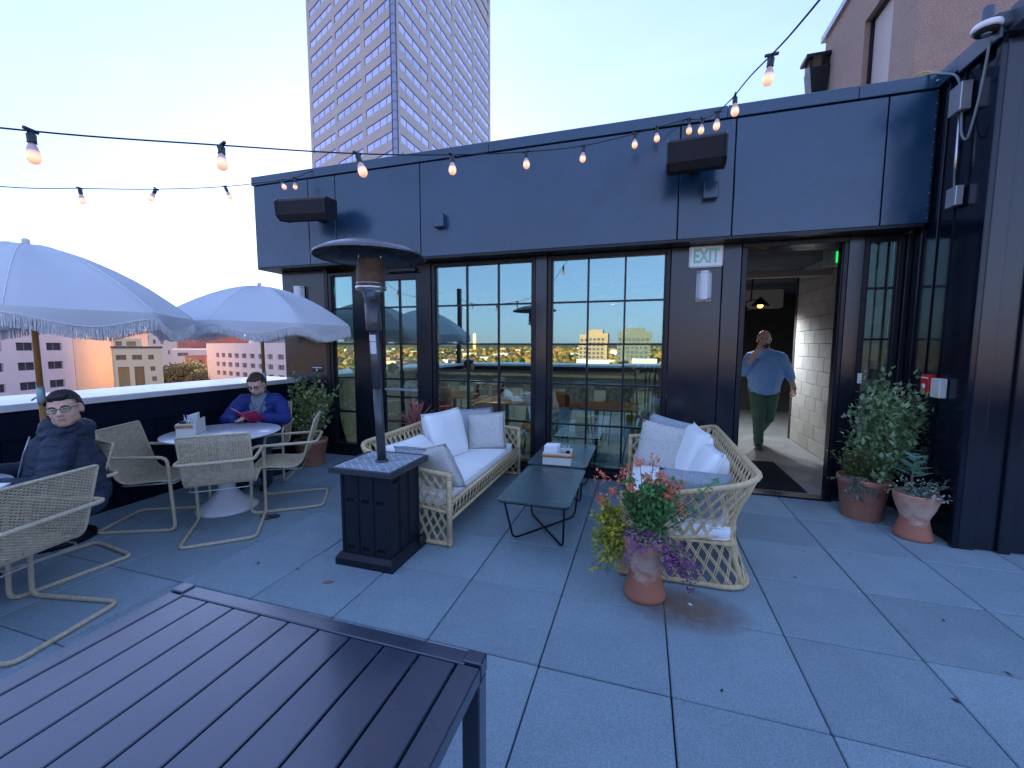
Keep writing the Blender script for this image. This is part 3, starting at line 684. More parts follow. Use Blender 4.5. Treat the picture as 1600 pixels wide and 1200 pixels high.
def window(x0, x1, z0, z1, nc, rows, fw=.045, glass_y=3.10, name='window', extra=None):
    fr_ = MB(); y0, y1 = Yw, Yw+.10
    fr_.bb(x0, x0+fw, y0, y1, z0, z1, bev=.004).bb(x1-fw, x1, y0, y1, z0, z1, bev=.004)
    fr_.bb(x0+fw, x1-fw, y0, y1, z0, z0+fw, bev=.004).bb(x0+fw, x1-fw, y0, y1, z1-fw, z1, bev=.004)
    # stepped inner bead
    q = .014
    fr_.bb(x0+fw, x0+fw+q, y0+.02, y1-.02, z0+fw, z1-fw).bb(x1-fw-q, x1-fw, y0+.02, y1-.02, z0+fw, z1-fw)
    fo = fr_.build('window_frame', K['black'], BD)
    a, b = x0+fw+q, x1-fw-q
    xb = [a+(b-a)*i/nc for i in range(nc+1)]; zb = [z0+fw]+rows+[z1-fw]
    for i in range(1, nc): MB().bb(xb[i]-.0105, xb[i]+.0105, y0+.03, y1-.005, zb[0], zb[-1]).build('glazing_bar', K['black'], fo)
    for z in rows:
        for i in range(nc):
            MB().bb(xb[i]+(.0108 if i else 0), xb[i+1]-(.0108 if i < nc-1 else 0), y0+.034, y1-.008, z-.0105, z+.0105).build('glazing_bar', K['black'], fo)
    rr = random.Random(int((x0+9)*100))
    for i in range(nc):
        for j in range(len(zb)-1):
            px0, px1 = xb[i]+.002, xb[i+1]-.002; pz0, pz1 = zb[j]+.002, zb[j+1]-.002
            cx, cz = (px0+px1)/2, (pz0+pz1)/2
            mb = MB().bb(px0-cx, px1-cx, -.003, .003, pz0-cz, pz1-cz)
            o = mb.build('pane', K['glass'], fo); o.location = (cx, glass_y, cz)
            o.rotation_euler = (rr.gauss(0, .0012), 0, rr.gauss(0, .0012))
    return fo
window(-4.395, -3.955, .12, 2.56, 1, ROWZ)
window(-2.785, -1.405, .09, 2.605, 3, ROWZ)
window(-1.26, .095, .09, 2.605, 3, ROWZ)
window(1.83, 2.15, .12, 2.605, 1, [.62, 1.105, 1.63, 2.12])
# glazed door behind the heater
dr = window(-3.625, -2.935, .02, 2.50, 2, [.52, .86, 1.105, 1.58, 2.07], fw=.075); dr.name = 'glazed_door'
MB().bb(-3.5, -3.0, Yw-.03, Yw, .955, .985, bev=.004).build('push_bar', K['galv'], dr)
MB().bb(-3.4, -2.99, Yw-.05, Yw-.002, 2.515, 2.56, bev=.004).build('door_closer', K['black'], BD)
P('door_header', K['black'], -3.625, -2.935, Yw, Yw+.1, 2.505, 2.61)
# open doorway
P('door_frame', K['black'], .780, .83, Yw-.03, 3.30, 0, 2.56); P('door_frame', K['black'], 1.660, 1.695, Yw-.03, 3.16, 0, 2.56); P('door_frame', K['black'], .780, 1.695, Yw-.032, 3.30, 2.562, 2.61)
P('door_stop', K['black'], 1.648, 1.658, 3.03, 3.07, 0.005, 2.55)
P('door_stop', K['galv'], .832, .838, 3.20, 3.26, 0.005, 2.5)
P('threshold', K['black'], .79, 1.69, 2.99, 3.14, -.01, .018)
P('base_flashing', K['black'], -5.0, .775, Yw-.028, Yw-.022, 0, .08)
# screws on the pale edge, inner wall beside the doorway
# room divider to the left of the doorway
P('interior_partition', K['dark'], .70, .78, 3.3, 4.4, 0, 2.8)
# painted block wall inside the doorway: every block its own piece
BW = MB().bb(2.27, 2.45, 3.33, 6.2, 0, 2.8).build('block_wall_core', mat('mortar', (.36, .34, .31), .9), BD)
bmesh_b = MB(); bmesh_b.box((0, 0, 0), (.02, .394, .194), bev=.004); bm1 = bmesh_b.mesh('block', K['cmu'])
bmesh_b = MB(); bmesh_b.box((0, 0, 0), (.02, .194, .194), bev=.004); bm2 = bmesh_b.mesh('block', K['cmu'])
for r_ in range(14):
    y = 6.2-(0 if r_ % 2 == 0 else .2)
    if r_ % 2: inst(bm2, 'block', BW, (2.262, 6.1, .1+.2*r_))
    while y-.4 > 3.5:
        inst(bm1, 'block', BW, (2.262+rnd.uniform(-.001, .001), y-.2, .1+.2*r_)); y -= .4
MB().bb(2.25, 4.3, 6.205, 6.3, 0, 2.8).build('corridor_wall', K['dark'], BD)
# ceiling beam, bulkhead and pipes seen through the door
P('ceiling_beam', mat('beam_paint', (.42, .41, .40), .6), -1.2, 2.24, 4.9, 5.0, 2.52, 2.60)
P('ceiling_beam', K['ceil'], -1.2, 3.4, 6.9, 7.0, 2.62, 2.7)
P('bulkhead', mat('bulkhead_paint', (.60, .54, .48), .8), -.5, 2.7, 8.6, 8.9, 2.4, 2.79)
MB().tube([(-.5, 5.6, 2.66), (3.0, 5.6, 2.66)], .03, 8).build('ceiling_pipe', K['galv'], BD)
# white glazed brick on the left end inside: rows of brick relief
wb_ = MB(); brk = mat('white_brick', (.66, .68, .66), .35, objvar=.1)
for r_ in range(26):
    for c_ in range(16):
        x = -4.95+.0; y = 3.3+c_*.21+(.105 if r_ % 2 else 0); wb_.bb(-4.52, -4.50, y, y+.2, .02+r_*.1, .02+r_*.1+.092)
wb_.bb(-4.6, -4.52, 3.3, 6.8, 0, 2.8); o = wb_.build('white_brick_wall', brk, BD)

# right hand side wall (faces left) and front ribbed wall -------------------
SW = thing('ribbed_metal_wall', 'glossy navy ribbed metal wall at the right edge, turning the corner', 'wall')
MB().bb(2.205, 2.30, 2.18, 3.08, 0, 3.80).build('side_panel', K['sidewall'], SW)
MB().bb(2.188, 2.204, 2.90, 2.99, 0, 3.74, bev=.003).build('standing_seam', K['sidewall'], SW)
MB().bb(2.192, 2.204, 2.70, 2.74, 0, 3.76, bev=.003).build('standing_seam', K['sidewall'], SW)
MB().bb(2.196, 2.204, 2.52, 2.53, 0, 3.76).build('standing_seam', K['sidewall'], SW)
MB().bb(2.17, 2.205, 2.13, 2.179, 0, 3.74, bev=.004).build('corner_post', K['sidewall'], SW)
# front profile in plan: ribs
x = 2.206; prof = [(2.206, 2.135)]
ribs = [(2.206, 2.33, 2.13), (2.33, 2.47, 2.16), (2.47, 2.53, 2.125)]
mb = MB(); mb.bb(2.206, 2.31, 2.13, 2.178, 0, 3.70, bev=.006).build('rib', K['panel'], SW)
MB().bb(2.312, 2.44, 2.15, 2.178, 0.012, 3.70, bev=.004).build('flat_panel', K['panel'], SW)
xx = 2.442
for k in range(9):
    MB().bb(xx, xx+.075, 2.12, 2.178, 0, 3.70, bev=.006).build('rib', K['panel'], SW)
    MB().bb(xx+.077, xx+.43, 2.15, 2.178, 0.012, 3.70, bev=.004).build('flat_panel', K['panel'], SW); xx += .432
MB().bb(2.301, 6.5, 2.18, 2.4, 0, 3.78).build('core', K['joint'], SW)
# sloping flashing and beam on top
MB().prism([(2.13, 3.745), (2.86, 3.745), (2.86, 3.86), (2.13, 3.84)], 2.15, 2.32, axis='x').build('top_flashing', K['fascia'], SW)
MB().bb(2.19, 6.5, 1.98, 2.129, 3.74, 3.90, bev=.006).build('top_beam', K['plastic'], SW)
MB().bb(2.13, 2.149, 2.10, 2.5, 3.70, 3.83).build('bracket_plate', K['plastic'], SW)
for a in (2.14, 2.30, 2.40, 2.78): MB().ball((2.146, a, 3.80), .012, 8, 5).build('rivet', K['steel'], SW)

# electrics -------------------------------------------------------------
jb = thing('junction_box', 'upper grey junction box on the navy side wall with conduit below', 'electrical box', (2.17, 2.49, 3.50), 0, 'junction boxes on the side wall')
MB().bb(-.05, .02, -.07, .07, -.11, .10, bev=.004).build('box', K['galv'], jb)
jb2 = thing('junction_box', 'lower grey junction box at the bottom end of the conduit on the side wall', 'electrical box', (2.17, 2.47, 2.74), 0, 'junction boxes on the side wall')
MB().bb(-.03, .02, -.06, .06, -.07, .08, bev=.004).build('box', K['galv'], jb2)
cd = MB().tube([(2.155, 2.47, 2.82), (2.155, 2.475, 3.1), (2.155, 2.48, 3.39)], .012, 10).build('steel_conduit', K['steel']); tag(cd, 'bright steel conduit tube joining the two grey junction boxes', 'conduit')
c = fillet([(2.155, 2.46, 3.38), (2.155, 2.44, 3.20), (2.15, 2.36, 3.12), (2.15, 2.28, 3.35), (2.14, 2.22, 3.6), (2.12, 2.17, 3.72)], .12, 6)
tag(MB().tube(c, .009, 8).build('grey_cable', mat('cable_grey', (.16, .22, .22), .4)), 'grey cable looping from the camera bracket down to the upper junction box', 'cable')
c = fillet([(2.155, 2.50, 3.60), (2.155, 2.56, 3.72), (2.13, 2.68, 3.80), (2.08, 2.80, 3.88), (2.0, 2.95, 3.88)], .1, 6)
tag(MB().tube(c, .009, 8).build('grey_cable', bpy.data.materials['cable_grey']), 'grey cable arching from the roof coping down into the upper junction box', 'cable')
c = fillet([(2.12, 2.74, 3.83), (2.06, 2.80, 3.91), (1.97, 2.98, 3.89)], .1, 5)
tag(MB().tube(c, .006, 8).build('yellow_cable', mat('cable_yellow', (.7, .42, .03), .5)), 'short yellow cable lying over the roof coping corner', 'cable')
sc_ = thing('security_camera', 'round security camera with white ring on a bracket at the wall top', 'camera', (2.075, 2.13, 3.80))
MB().lathe([(.02, -.05), (.062, -.045), (.068, -.02), (.068, -.005)], 24).build('dome', K['speaker'], sc_)
MB().lathe([(.069, -.028), (.079, -.026), (.082, -.004), (.076, .012), (.05, .02)], 24).build('ring', K['white'], sc_)
MB().lathe([(.02, -.055), (.026, -.058), (.028, -.05)], 16).build('lens', K['galv'], sc_)
MB().lathe([(.05, .02), (.036, .035), (.033, .12), (.028, .13)], 16).build('mount_post', K['plastic'], sc_)
MB().bb(.03, .14, -.05, .05, -.03, .06, bev=.01).build('bracket', K['plastic'], sc_)
# fire alarm pull station and grey box
fa = thing('alarm_box', 'small red alarm box with a white round emblem on the side wall behind the shrub', 'alarm', (2.19, 2.60, 1.24))
MB().bb(-.04, .01, -.055, .055, -.085, .085, bev=.005).build('box', K['red'], fa)
m_ = MB(); m_.lathe([(.001, 0), (.026, .0), (.026, .002), (.001, .002)], 16); e = m_.build('emblem', K['white'], fa); e.rotation_euler = (0, -math.pi/2, 0); e.location = (-.041, .01, -.02)
MB().bb(-.043, -.0405, -.045, .045, .05, .062).build('text_bar', K['white'], fa)
tag(MB().bb(2.15, 2.2, 2.40, 2.52, 1.14, 1.30, bev=.005).build('keypad_box', K['caddy']), 'pale grey box beside the red alarm box on the side wall', 'box')
tag(MB().bb(1.850, 1.885, 3.035, 3.049, 1.20, 1.30, bev=.004).build('card_reader', K['caddy']), 'tiny white card reader on the frame right of the doorway', 'reader')

# exit sign, sconces, small signs, speakers --------------------------------
def text(name, body, size, loc, rot, m, parent=None, ext=.002, ax='CENTER', sx=1, bold=0):
    c = bpy.data.curves.new(name, 'FONT'); c.body = body; c.size = size; c.extrude = ext; c.align_x = ax; c.align_y = 'CENTER'; c.offset = bold
    o = lnk(bpy.data.objects.new(name, c)); dg = bpy.context.evaluated_depsgraph_get(); dg.update()
    me = bpy.data.meshes.new_from_object(o.evaluated_get(dg)); bpy.data.objects.remove(o)
    me.materials.clear(); me.materials.append(m)
    q = lnk(bpy.data.objects.new(name, me)); q.location = loc; q.rotation_euler = rot; q.scale = (sx, 1, 1); q.parent = parent; return q
es = thing('exit_sign', 'pale EXIT sign with mint green letters on the wall left of the doorway', 'sign', (.437, 3.035, 2.495))
MB().bb(-.165, .165, -.03, .005, -.112, .112, bev=.014).build('frame', K['white'], es)
MB().bb(-.150, .150, -.033, -.0305, -.097, .097, bev=.001).build('face', mat('sign_face', (.72, .80, .78), .3), es)
text('letters', 'EXIT', .20, (0, -.0335, -.002), (math.pi/2, 0, 0), mat('mint', (.22, .55, .47), .4), es, sx=.62, bold=.006)
def sconce(x, z, lb):
    t = thing('wall_light', lb, 'wall light', (x, 3.035, z), 0, 'wall lights on the facade')
    MB().bb(-.075, .075, -.012, .002, -.16, .16, bev=.003).build('back_plate', K['galv'], t)
    p = [(.068*math.cos(a), -.012-.085*math.sin(a)) for a in [math.pi*i/10 for i in range(11)]]
    MB().prism(p, -.125, .13).build('diffuser', mat('diffuser', (.60, .64, .66), .3), t)
    p = [(.072*math.cos(a), -.012-.09*math.sin(a)) for a in [math.pi*i/10 for i in range(11)]]
    MB().prism(p, -.145, -.125).prism(p, .13, .15).build('cap', K['galv'], t)
sconce(.43, 2.19, 'half round white wall light just under the EXIT sign')
sconce(-4.86, 2.24, 'half round white wall light at the far left end above the umbrella')
ns = thing('notice_plate', 'small dark rectangular notice plate with white print on the left wall panel', 'sign', (-4.625, 3.048, 1.222))
MB().bb(-.10, .10, -.006, 0, -.045, .045, bev=.002).build('plate', K['black'], ns)
MB().bb(-.085, .085, -.0075, -.0062, .012, .028).build('print_line', K['white'], ns)
MB().ball((-.01, -.0065, -.015), (.018, .001, .016), 12, 6).build('print_mark', K['white'], ns)
wt = mat('faint_lettering', (.22, .27, .36), .5)
for k, (s_, lb) in enumerate((('No smoking', 1), ('No vapes', 1))):
    o = text('wall_lettering', s_, .062, (-4.73, 3.0475, .845-.052*k), (math.pi/2, 0, 0), wt, None, .0006, 'LEFT')
    tag(o, 'faint small grey wall lettering reading '+s_+' behind the variegated shrub', 'lettering')
def spk(label, loc, rz, w_=.62, h=.26):
    t = thing('loudspeaker', label, 'loudspeaker', loc, rz, 'loudspeakers on the fascia')
    pr = [(.12, h/2), (-.10, h/2-.02), (-.15, h/2-.06), (-.13, -h/2+.05), (-.06, -h/2), (.12, -h/2+.03)]
    MB().prism(pr, -w_/2, w_/2, axis='x').build('cabinet', K['speaker'], t)
    for s in (-1, 1): MB().prism([(a*1.04, b*1.04) for a, b in pr], s*(w_/2)-.008+s*.01, s*(w_/2)+.008+s*.01, axis='x').build('end_cap', K['black'], t)
    MB().bb(-.05, .05, .12, .36, -.05, .03).build('bracket', K['black'], t)
spk('black loudspeaker at the left end of the fascia above the heater', (-4.15, 2.45, 3.21), R(8))
spk('black loudspeaker on the fascia to the upper left of the EXIT sign', (.245, 2.45, 3.30), R(-4), .46, .28)
for x, z, lb in ((-2.51, 3.03, 'small square fascia box between the left speaker and the windows'), (.42, 3.07, 'small square fascia box just below the right loudspeaker')):
    tag(MB().bb(x-.065, x+.065, YF-.085, YF-.001, z-.075, z+.075, bev=.004).build('fascia_box', K['fascia']), lb, 'box')

# ================================================================== INSIDE
mt = MB().bb(.92, 1.56, 3.22, 4.45, .001, .012, bev=.004).build('door_mat', mat('mat_black', (.012, .013, .016), .95, bump=1, bs=300)); tag(mt, 'black rubber door mat lying inside the open doorway', 'mat')
pl = thing('pendant_lamp', 'black two shade pendant lamp with glowing bulbs inside the doorway', 'lamp', (1.62, 6.4, 2.78))
MB().lathe([(.10, -.03), (.10, 0)], 16).tube([(0, 0, -.03), (-.02, 0, -.44)], .012, 8).build('stem', K['cable'], pl)
for (dx, dz, s_) in ((-.16, -.60, 1), (.13, -.52, 1)):
    MB().tube([(-.02, 0, -.42), (dx, 0, dz+.1)], .01, 6).lathe([(.15, 0), (.02, .14), (.012, .15)], 16, (dx, 0, dz), cap=False).build('lamp_shade', K['cable'], pl)
    MB().ball((dx, 0, dz-.0), (.045, .045, .04), 12, 8).build('bulb', mat('bulb_amber', (1, .5, .1), .4, emit=(1, .40, .06), es=1.2), pl)
ie = thing('indoor_exit_sign', 'green lettered exit sign inside the doorway at the top right', 'sign', (2.02, 4.2, 2.62))
MB().bb(-.13, .20, -.02, .02, -.10, .10, bev=.004).build('body', K['caddy'], ie)
text('letters', 'EXIT', .17, (.11, -.022, 0), (math.pi/2, 0, 0), mat('green_led', (.02, .6, .12), .4, emit=(.02, 1, .2), es=.10), ie, sx=.7, bold=.008)
def lampl(x, y, z, e, col, r_=.06):
    l = bpy.data.lights.new('pendant_and_fill_light', 'SPOT'); l.energy = e*4; l.color = col; l.shadow_soft_size = r_; l.spot_size = R(165); l.spot_blend = .8
    o = lnk(bpy.data.objects.new('pendant_and_fill_light', l)); o.location = (x, y, z)
lampl(1.46, 6.4, 2.12, 3, (.86, .94, 1)); lampl(1.75, 6.4, 2.20, 3, (.86, .94, 1)); lampl(-2.42, 3.62, 1.5, 1, (1, .75, .5)); 
for x_, lb_2 in ((-.6, 'small black dome lamp added as fill over the tables inside the right window'), (-2.9, 'small black dome lamp added as fill above the glazed door side tables')):  # added fittings around fill lights that brighten the dining room
    t_ = thing('fill_dome_lamp', lb_2, 'lamp', (x_, 4.4, 2.15), 0, 'added fill lamps inside')
    MB().tube([(0, 0, .12), (0, 0, .65)], .006, 6).build('cord', K['cable'], t_)
    MB().lathe([(.13, 0), (.12, .05), (.07, .10), (.02, .12)], 18, cap=False).build('lamp_shade', K['cable'], t_)
    MB().ball((0, 0, .035), .03, 10, 6).build('bulb', K['fil'], t_)
    lampl(x_, 4.4, 2.12, 1.3, (1, .93, .85), .03)  # added fill spot
# bar with white tiles
br = thing('bar_counter', 'white tiled bar counter with pale top inside the windows', 'counter', (-2.0, 5.6, 0))
MB().bb(-2.3, 2.05, .12, .9, 0, 1.0).build('core', K['grout'], br)
MB().bb(-2.4, 2.1, -.12, 1.0, 1.0, 1.05, bev=.006).build('counter_top', mat('pale_wood', (.55, .47, .38), .3), br)
tmx = MB(); 
for i in range(43):
    for j in range(9): tmx.bb(-2.29+i*.10, -2.29+i*.10+.095, .108, .12, .03+j*.105, .03+j*.105+.10)
tmx.build('front_tiles', mat('white_tile', (.70, .72, .70), .2, objvar=.1), br)['kind'] = 'stuff'
pat = mat('patterned_fabric', (.50, .50, .47), .9, col2=(.02, .03, .03), vs_=16, thr=.5)
def stool(x, y, rz, lb, m=pat):
    t = thing('bar_stool', lb, 'stool', (x, y, 0), rz, 'patterned bar stools at the tiled bar')
    MB().box((0, 0, .64), (.42, .40, .08), bev=.03).build('seat', m, t)
    b = MB(); n = 9
    for i in range(n):
        a0 = R(200+140*i/n); a1 = R(200+140*(i+1)/n)
        b.prism([(.22*math.cos(a0), .2*math.sin(a0)), (.22*math.cos(a1), .2*math.sin(a1)), (.25*math.cos(a1), .23*math.sin(a1)), (.25*math.cos(a0), .23*math.sin(a0))], .62, .92)
    b.build('backrest', m, t)
    for sx in (-1, 1):
        for sy in (-1, 1): MB().tube([(sx*.16, sy*.15, .60), (sx*.21, sy*.2, 0)], .011, 6).build('leg', K['cable'], t)
for k, x in enumerate((-3.5, -2.75, -1.85, -1.15, -.52)): stool(x, 5.0, .1*k, ('patterned bar stool farthest left at the tiled bar inside', 'patterned bar stool second from the left inside the middle window', 'patterned bar stool middle of the row at the tiled bar', 'patterned bar stool second from the right inside the right window', 'patterned bar stool nearest the tall plant inside')[k])
# wooden table with chairs just inside
wt_ = mat('table_wood', (.13, .065, .045), .35, col2=(.24, .11, .06), vs_=4, stretch=(1, 12, 1))
def intable(x, y, lb, w_=1.0, d=.8):
    t = thing('dining_table', lb, 'table', (x, y, 0)); MB().box((0, 0, .735), (w_, d, .03), bev=.006).build('table_top', wt_, t)
    MB().tube([(0, 0, .72), (0, 0, .03)], .03, 10).lathe([(.24, 0), (.24, .015), (.04, .03)], 20).build('pedestal', K['cable'], t)
intable(-.75, 3.95, 'reddish wooden table just inside the right window', 1.1, .75)
intable(-2.1, 4.1, 'wooden table inside the middle window behind the sofa', 1.0, .7)
intable(-3.2, 4.6, 'wooden table inside the glazed door', .8, .8)
def lounge(x, y, rz, lb, m):
    t = thing('lounge_chair', lb, 'chair', (x, y, 0), rz); mb = MB()
    mb.box((0, 0, .42), (.5, .5, .1), bev=.03); mb.build('seat', m, t)
    mb = MB(); mb.box((0, -.25, .68), (.5, .08, .5), bev=.03); mb.box((-.26, -.05, .56), (.07, .42, .24), bev=.02).box((.26, -.05, .56), (.07, .42, .24), bev=.02); mb.build('backrest', m, t)
    for sx in (-1, 1):
        for sy in (-1, 1): MB().tube([(sx*.18, sy*.18, .4), (sx*.22, sy*.22, 0)], .012, 6).build('leg', K['cable'], t)
dred = mat('dark_red_leather', (.13, .02, .015), .4); brn = mat('brown_leather', (.26, .11, .05), .45)
lounge(-3.25, 3.75, 2.6, 'dark red padded chair inside the glazed door', dred)
lounge(-2.62, 4.6, 3.3, 'dark red chair inside the left column of the middle window', dred)
lounge(-.1, 3.85, 1.2, 'brown leather chair beside the wooden table inside', brn)
lounge(-1.45, 3.75, 2.2, 'brown leather chair inside beside the window mullion', brn)
# glowing slot lamp
sl_ = thing('slot_lamp', 'slim glowing orange pendant light hanging inside the middle window', 'lamp', (-2.42, 3.6, 1.62))
MB().bb(-.018, .018, -.018, .018, -.11, .11, bev=.01).build('tube', mat('amber_tube', (1, .4, .05), .4, emit=(1, .33, .05), es=.8), sl_)
MB().tube([(0, 0, .11), (0, 0, 1.17)], .004, 5).build('cord', K['cable'], sl_)
# tall indoor plant with cane trunks
tp = thing('tall_indoor_plant', 'tall indoor plant with bare cane trunks behind the right window', 'plant', (-.12, 3.75, 0))
MB().lathe([(.16, 0), (.2, .3), (.18, .3), (.17, .27)], 20).build('pot', K['cable'], tp)
cane = mat('cane', (.45, .36, .20), .7); gd = leafmat('leaf_dark', (.02, .05, .025), (.04, .09, .04))
for k, (a, b) in enumerate(((-.08, 0), (.0, .04), (.07, -.03), (.03, .07))): MB().tube([(a, b, .27), (a*1.3, b, .9), (a*1.8, b*1.2, 1.35)], .012, 7).build('cane', cane, tp)
mb = MB(); rl = random.Random(8)
def leaf(mb, p, d, L_, W, m=0, up=Vector((0, 0, 1)), fold=.25):
    d = d.normalized(); s = d.cross(up); s = s.normalized() if s.length > .01 else Vector((1, 0, 0)); u = s.cross(d)
    P = [p, p+d*L_*.4+s*W-u*0+u*W*fold, p+d*L_, p+d*L_*.4-s*W+u*W*fold, p+d*L_*.45]
    mb.add(P, [(0, 1, 4), (1, 2, 4), (2, 3, 4), (3, 0, 4)], m)
for _ in range(110):
    p = Vector((rl.gauss(0, .13), rl.gauss(0, .12), rl.uniform(1.2, 1.85))); leaf(mb, p, Vector((rl.gauss(0, 1), rl.gauss(0, 1), rl.gauss(.1, .5))), .16, .04)
mb.build('foliage', gd, tp)['kind'] = 'stuff'
# dark planting seen at the back of the corridor
dp = thing('corridor_plant', 'dark leafy plant at the back of the corridor left of the walking man', 'plant', (1.05, 7.6, 0))
MB().lathe([(.2, 0), (.25, .4), (.22, .4)], 16).build('pot', K['dark'], dp); mb = MB()
for _ in range(260):
    p = Vector((rl.gauss(0, .28), rl.gauss(0, .2), rl.uniform(.4, 1.5))); leaf(mb, p, Vector((rl.gauss(0, 1), rl.gauss(0, 1), rl.gauss(.1, .6))), .16, .045)
mb.build('foliage', gd, dp)['kind'] = 'stuff'
# ================================================================== FURNITURE
# ---- patio heater
ht = thing('patio_heater', 'dark patio heater with herringbone tiled table top on a square cabinet', 'heater', (-1.99, .73, 0))
B = .222
def frustum(mb, a, b, z0, z1, m=0):
    V = [(sx*a, sy*a, z0) for sx, sy in ((-1,-1),(1,-1),(1,1),(-1,1))]+[(sx*b, sy*b, z1) for sx, sy in ((-1,-1),(1,-1),(1,1),(-1,1))]
    mb.add(V, [(3,2,1,0),(4,5,6,7),(0,1,5,4),(1,2,6,5),(2,3,7,6),(3,0,4,7)], m)
mb = MB(); frustum(mb, B+.012, B+.012, .0, .05); frustum(mb, B+.012, B-.012, .0501, .085); mb.build('base', K['heat'], ht)
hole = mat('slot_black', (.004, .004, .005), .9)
cab = B-.028
MB().bb(-cab+.012, cab-.012, -cab+.012, cab-.012, .08, .665).build('cabinet_core', hole, ht)
# four sides, each made of three ribbed panels with slots
for k in range(4):
    q = Matrix.Rotation(k*math.pi/2, 3, 'Z')
    wp = (2*cab-.02)/3
    for j in range(3):
        x0 = -cab+.01+j*wp+.012; x1 = x0+wp-.024; mb = MB()
        sl = {0: (.115, .14), 1: (.46, .485)} if k in (0, 2) else ({1: (.60, .625)} if j == 0 else {})
        zs_ = [.085]+[v for s in sorted(sl.values()) for v in s]+[.665]
        for i in range(0, len(zs_), 2): mb.bb(x0, x1, -cab-.0, -cab+.01, zs_[i], zs_[i+1])
        for s in sl.values():
            mb.bb(x0, x0+.018, -cab, -cab+.01, s[0], s[1]).bb(x1-.018, x1, -cab, -cab+.01, s[0], s[1])
        o = mb.build('side_panel', K['heat'], ht); o.rotation_euler = (0, 0, k*math.pi/2)
    mb = MB()
    for j in range(4):
        x = -cab+.01+j*wp; mb.prism([(x-.013, -cab+.010), (x-.007, -cab-.010), (x+.007, -cab-.010), (x+.013, -cab+.010)], .085, .665)
    o = mb.build('rib', K['heat'], ht); o.rotation_euler = (0, 0, k*math.pi/2)
for s in (-1, 1):
    o = MB().lathe([(.001, -.015), (.04, -.015), (.045, 0), (.04, .015), (.001, .015)], 18).build('wheel', K['heat'], ht); o.rotation_euler = (0, math.pi/2, 0); o.location = (s*(B+.02), .16, .07)
T = .255
mb = MB(); mb.bb(-T, T, -T, -T+.02, .672, .715, bev=.004).bb(-T, T, T-.02, T, .672, .715, bev=.004).bb(-T, -T+.02, -T+.0201, T-.0201, .672, .715).bb(T-.02, T, -T+.0201, T-.0201, .672, .715); mb.build('table_frame', K['heatpole'], ht)
MB().bb(-T+.02, T-.02, -T+.02, T-.02, .672, .7085).build('grout_bed', K['grout'], ht)
# diagonal herringbone tiles clipped to the top
tl = .105; tw = .042; tiles = []
q45 = Matrix.Rotation(R(45), 2)
def clip(poly, lim):
    for ax in (0, 1):
        for sg in (-1, 1):
            o_ = []
            for i in range(len(poly)):
                a, b = poly[i], poly[(i+1) % len(poly)]; ia, ib = sg*a[ax] <= lim, sg*b[ax] <= lim
                if ia: o_.append(a)
                if ia != ib:
                    t_ = (sg*lim-a[ax])/(b[ax]-a[ax]); o_.append((a[0]+(b[0]-a[0])*t_, a[1]+(b[1]-a[1])*t_))
            poly = o_
            if not poly: return poly
    return poly
g = .006
W_ = .050
for i in range(-14, 15):
    for j in range(-8, 9):
        ox, oy = i+2*j, -i+2*j
        for (x0, y0, w_, h_) in ((ox, oy, 2, 1), (ox+2, oy, 1, 2)):
            P_ = [((x0)*W_+g/2, y0*W_+g/2), ((x0+w_)*W_-g/2, y0*W_+g/2), ((x0+w_)*W_-g/2, (y0+h_)*W_-g/2), (x0*W_+g/2, (y0+h_)*W_-g/2)]
            P_ = [tuple(q45 @ Vector(p)) for p in P_]; P_ = clip(P_, T-.024)
            if len(P_) >= 3: tiles.append(P_)
for P_ in tiles: MB().prism(P_, .7087, .7115).build('tile', K['tile'], ht)
# pole (slightly leaning like the real one)
def hp(z): return (-.06*(z-.7)/1.5+.012, 0, z)
MB().lathe([(.05, .712), (.05, .72), (.036, .726)], 20, (.012, 0, 0)).build('pole_flange', K['heatpole'], ht)
MB().tube([hp(.715), hp(1.25)], .032, 18).build('lower_pole', K['heatpole'], ht)
MB().tube([hp(1.2502), hp(1.66)], .0335, 18).build('upper_pole', K['heatpole'], ht)
lb_ = mat('data_label', (.55, .58, .62), .35, var=.4, vs_=90)
mb = MB(); 
for z0, z1 in ((1.50, 1.585), (1.585+.004, 1.635)):
    c0, c1_ = Vector(hp(z0)), Vector(hp(z1)); n = 8; V = []
    for j in range(n+1):
        a = R(-150+110*j/n)
        for c_ in (c0, c1_): V.append(c_+Vector((math.cos(a)*.0345, math.sin(a)*.0345, 0)))
    mb.add(V, [(2*j, 2*j+2, 2*j+3, 2*j+1) for j in range(n)], 0, True)
mb.build('rating_label', lb_, ht)
MB().tube([hp(1.66), hp(1.68), hp(1.90)], .05, 20, rad=[.044, .054, .054]).build('control_housing', K['heatpole'], ht)
mb = MB()
for z in (1.70, 1.715, 1.865, 1.88):
    for a in (-150, -125, -60, -35):
        p = Vector(hp(z))+Vector((math.cos(R(a))*.0545, math.sin(R(a))*.0545, 0)); mb.box(p, (.022, .003, .004), rz=R(a+90))
mb.build('vent_slot', hole, ht)
hc = Vector(hp(2.0))
MB().lathe([(.056, 1.90), (.058, 1.93), (.072, 1.94), (.105, 1.955), (.108, 1.975), (.098, 1.98)], 28, (hc.x, 0, 0)).build('burner_collar', K['steel'], ht)
MB().lathe([(.096, 1.975), (.098, 2.0), (.095, 2.10), (.092, 2.16)], 32, (hc.x, 0, 0), cap=False).build('emitter_screen', K['rust'], ht)
MB().lathe([(.101, 1.992), (.101, 2.0)], 32, (hc.x, 0, 0)).build('screen_ring', K['steel'], ht)
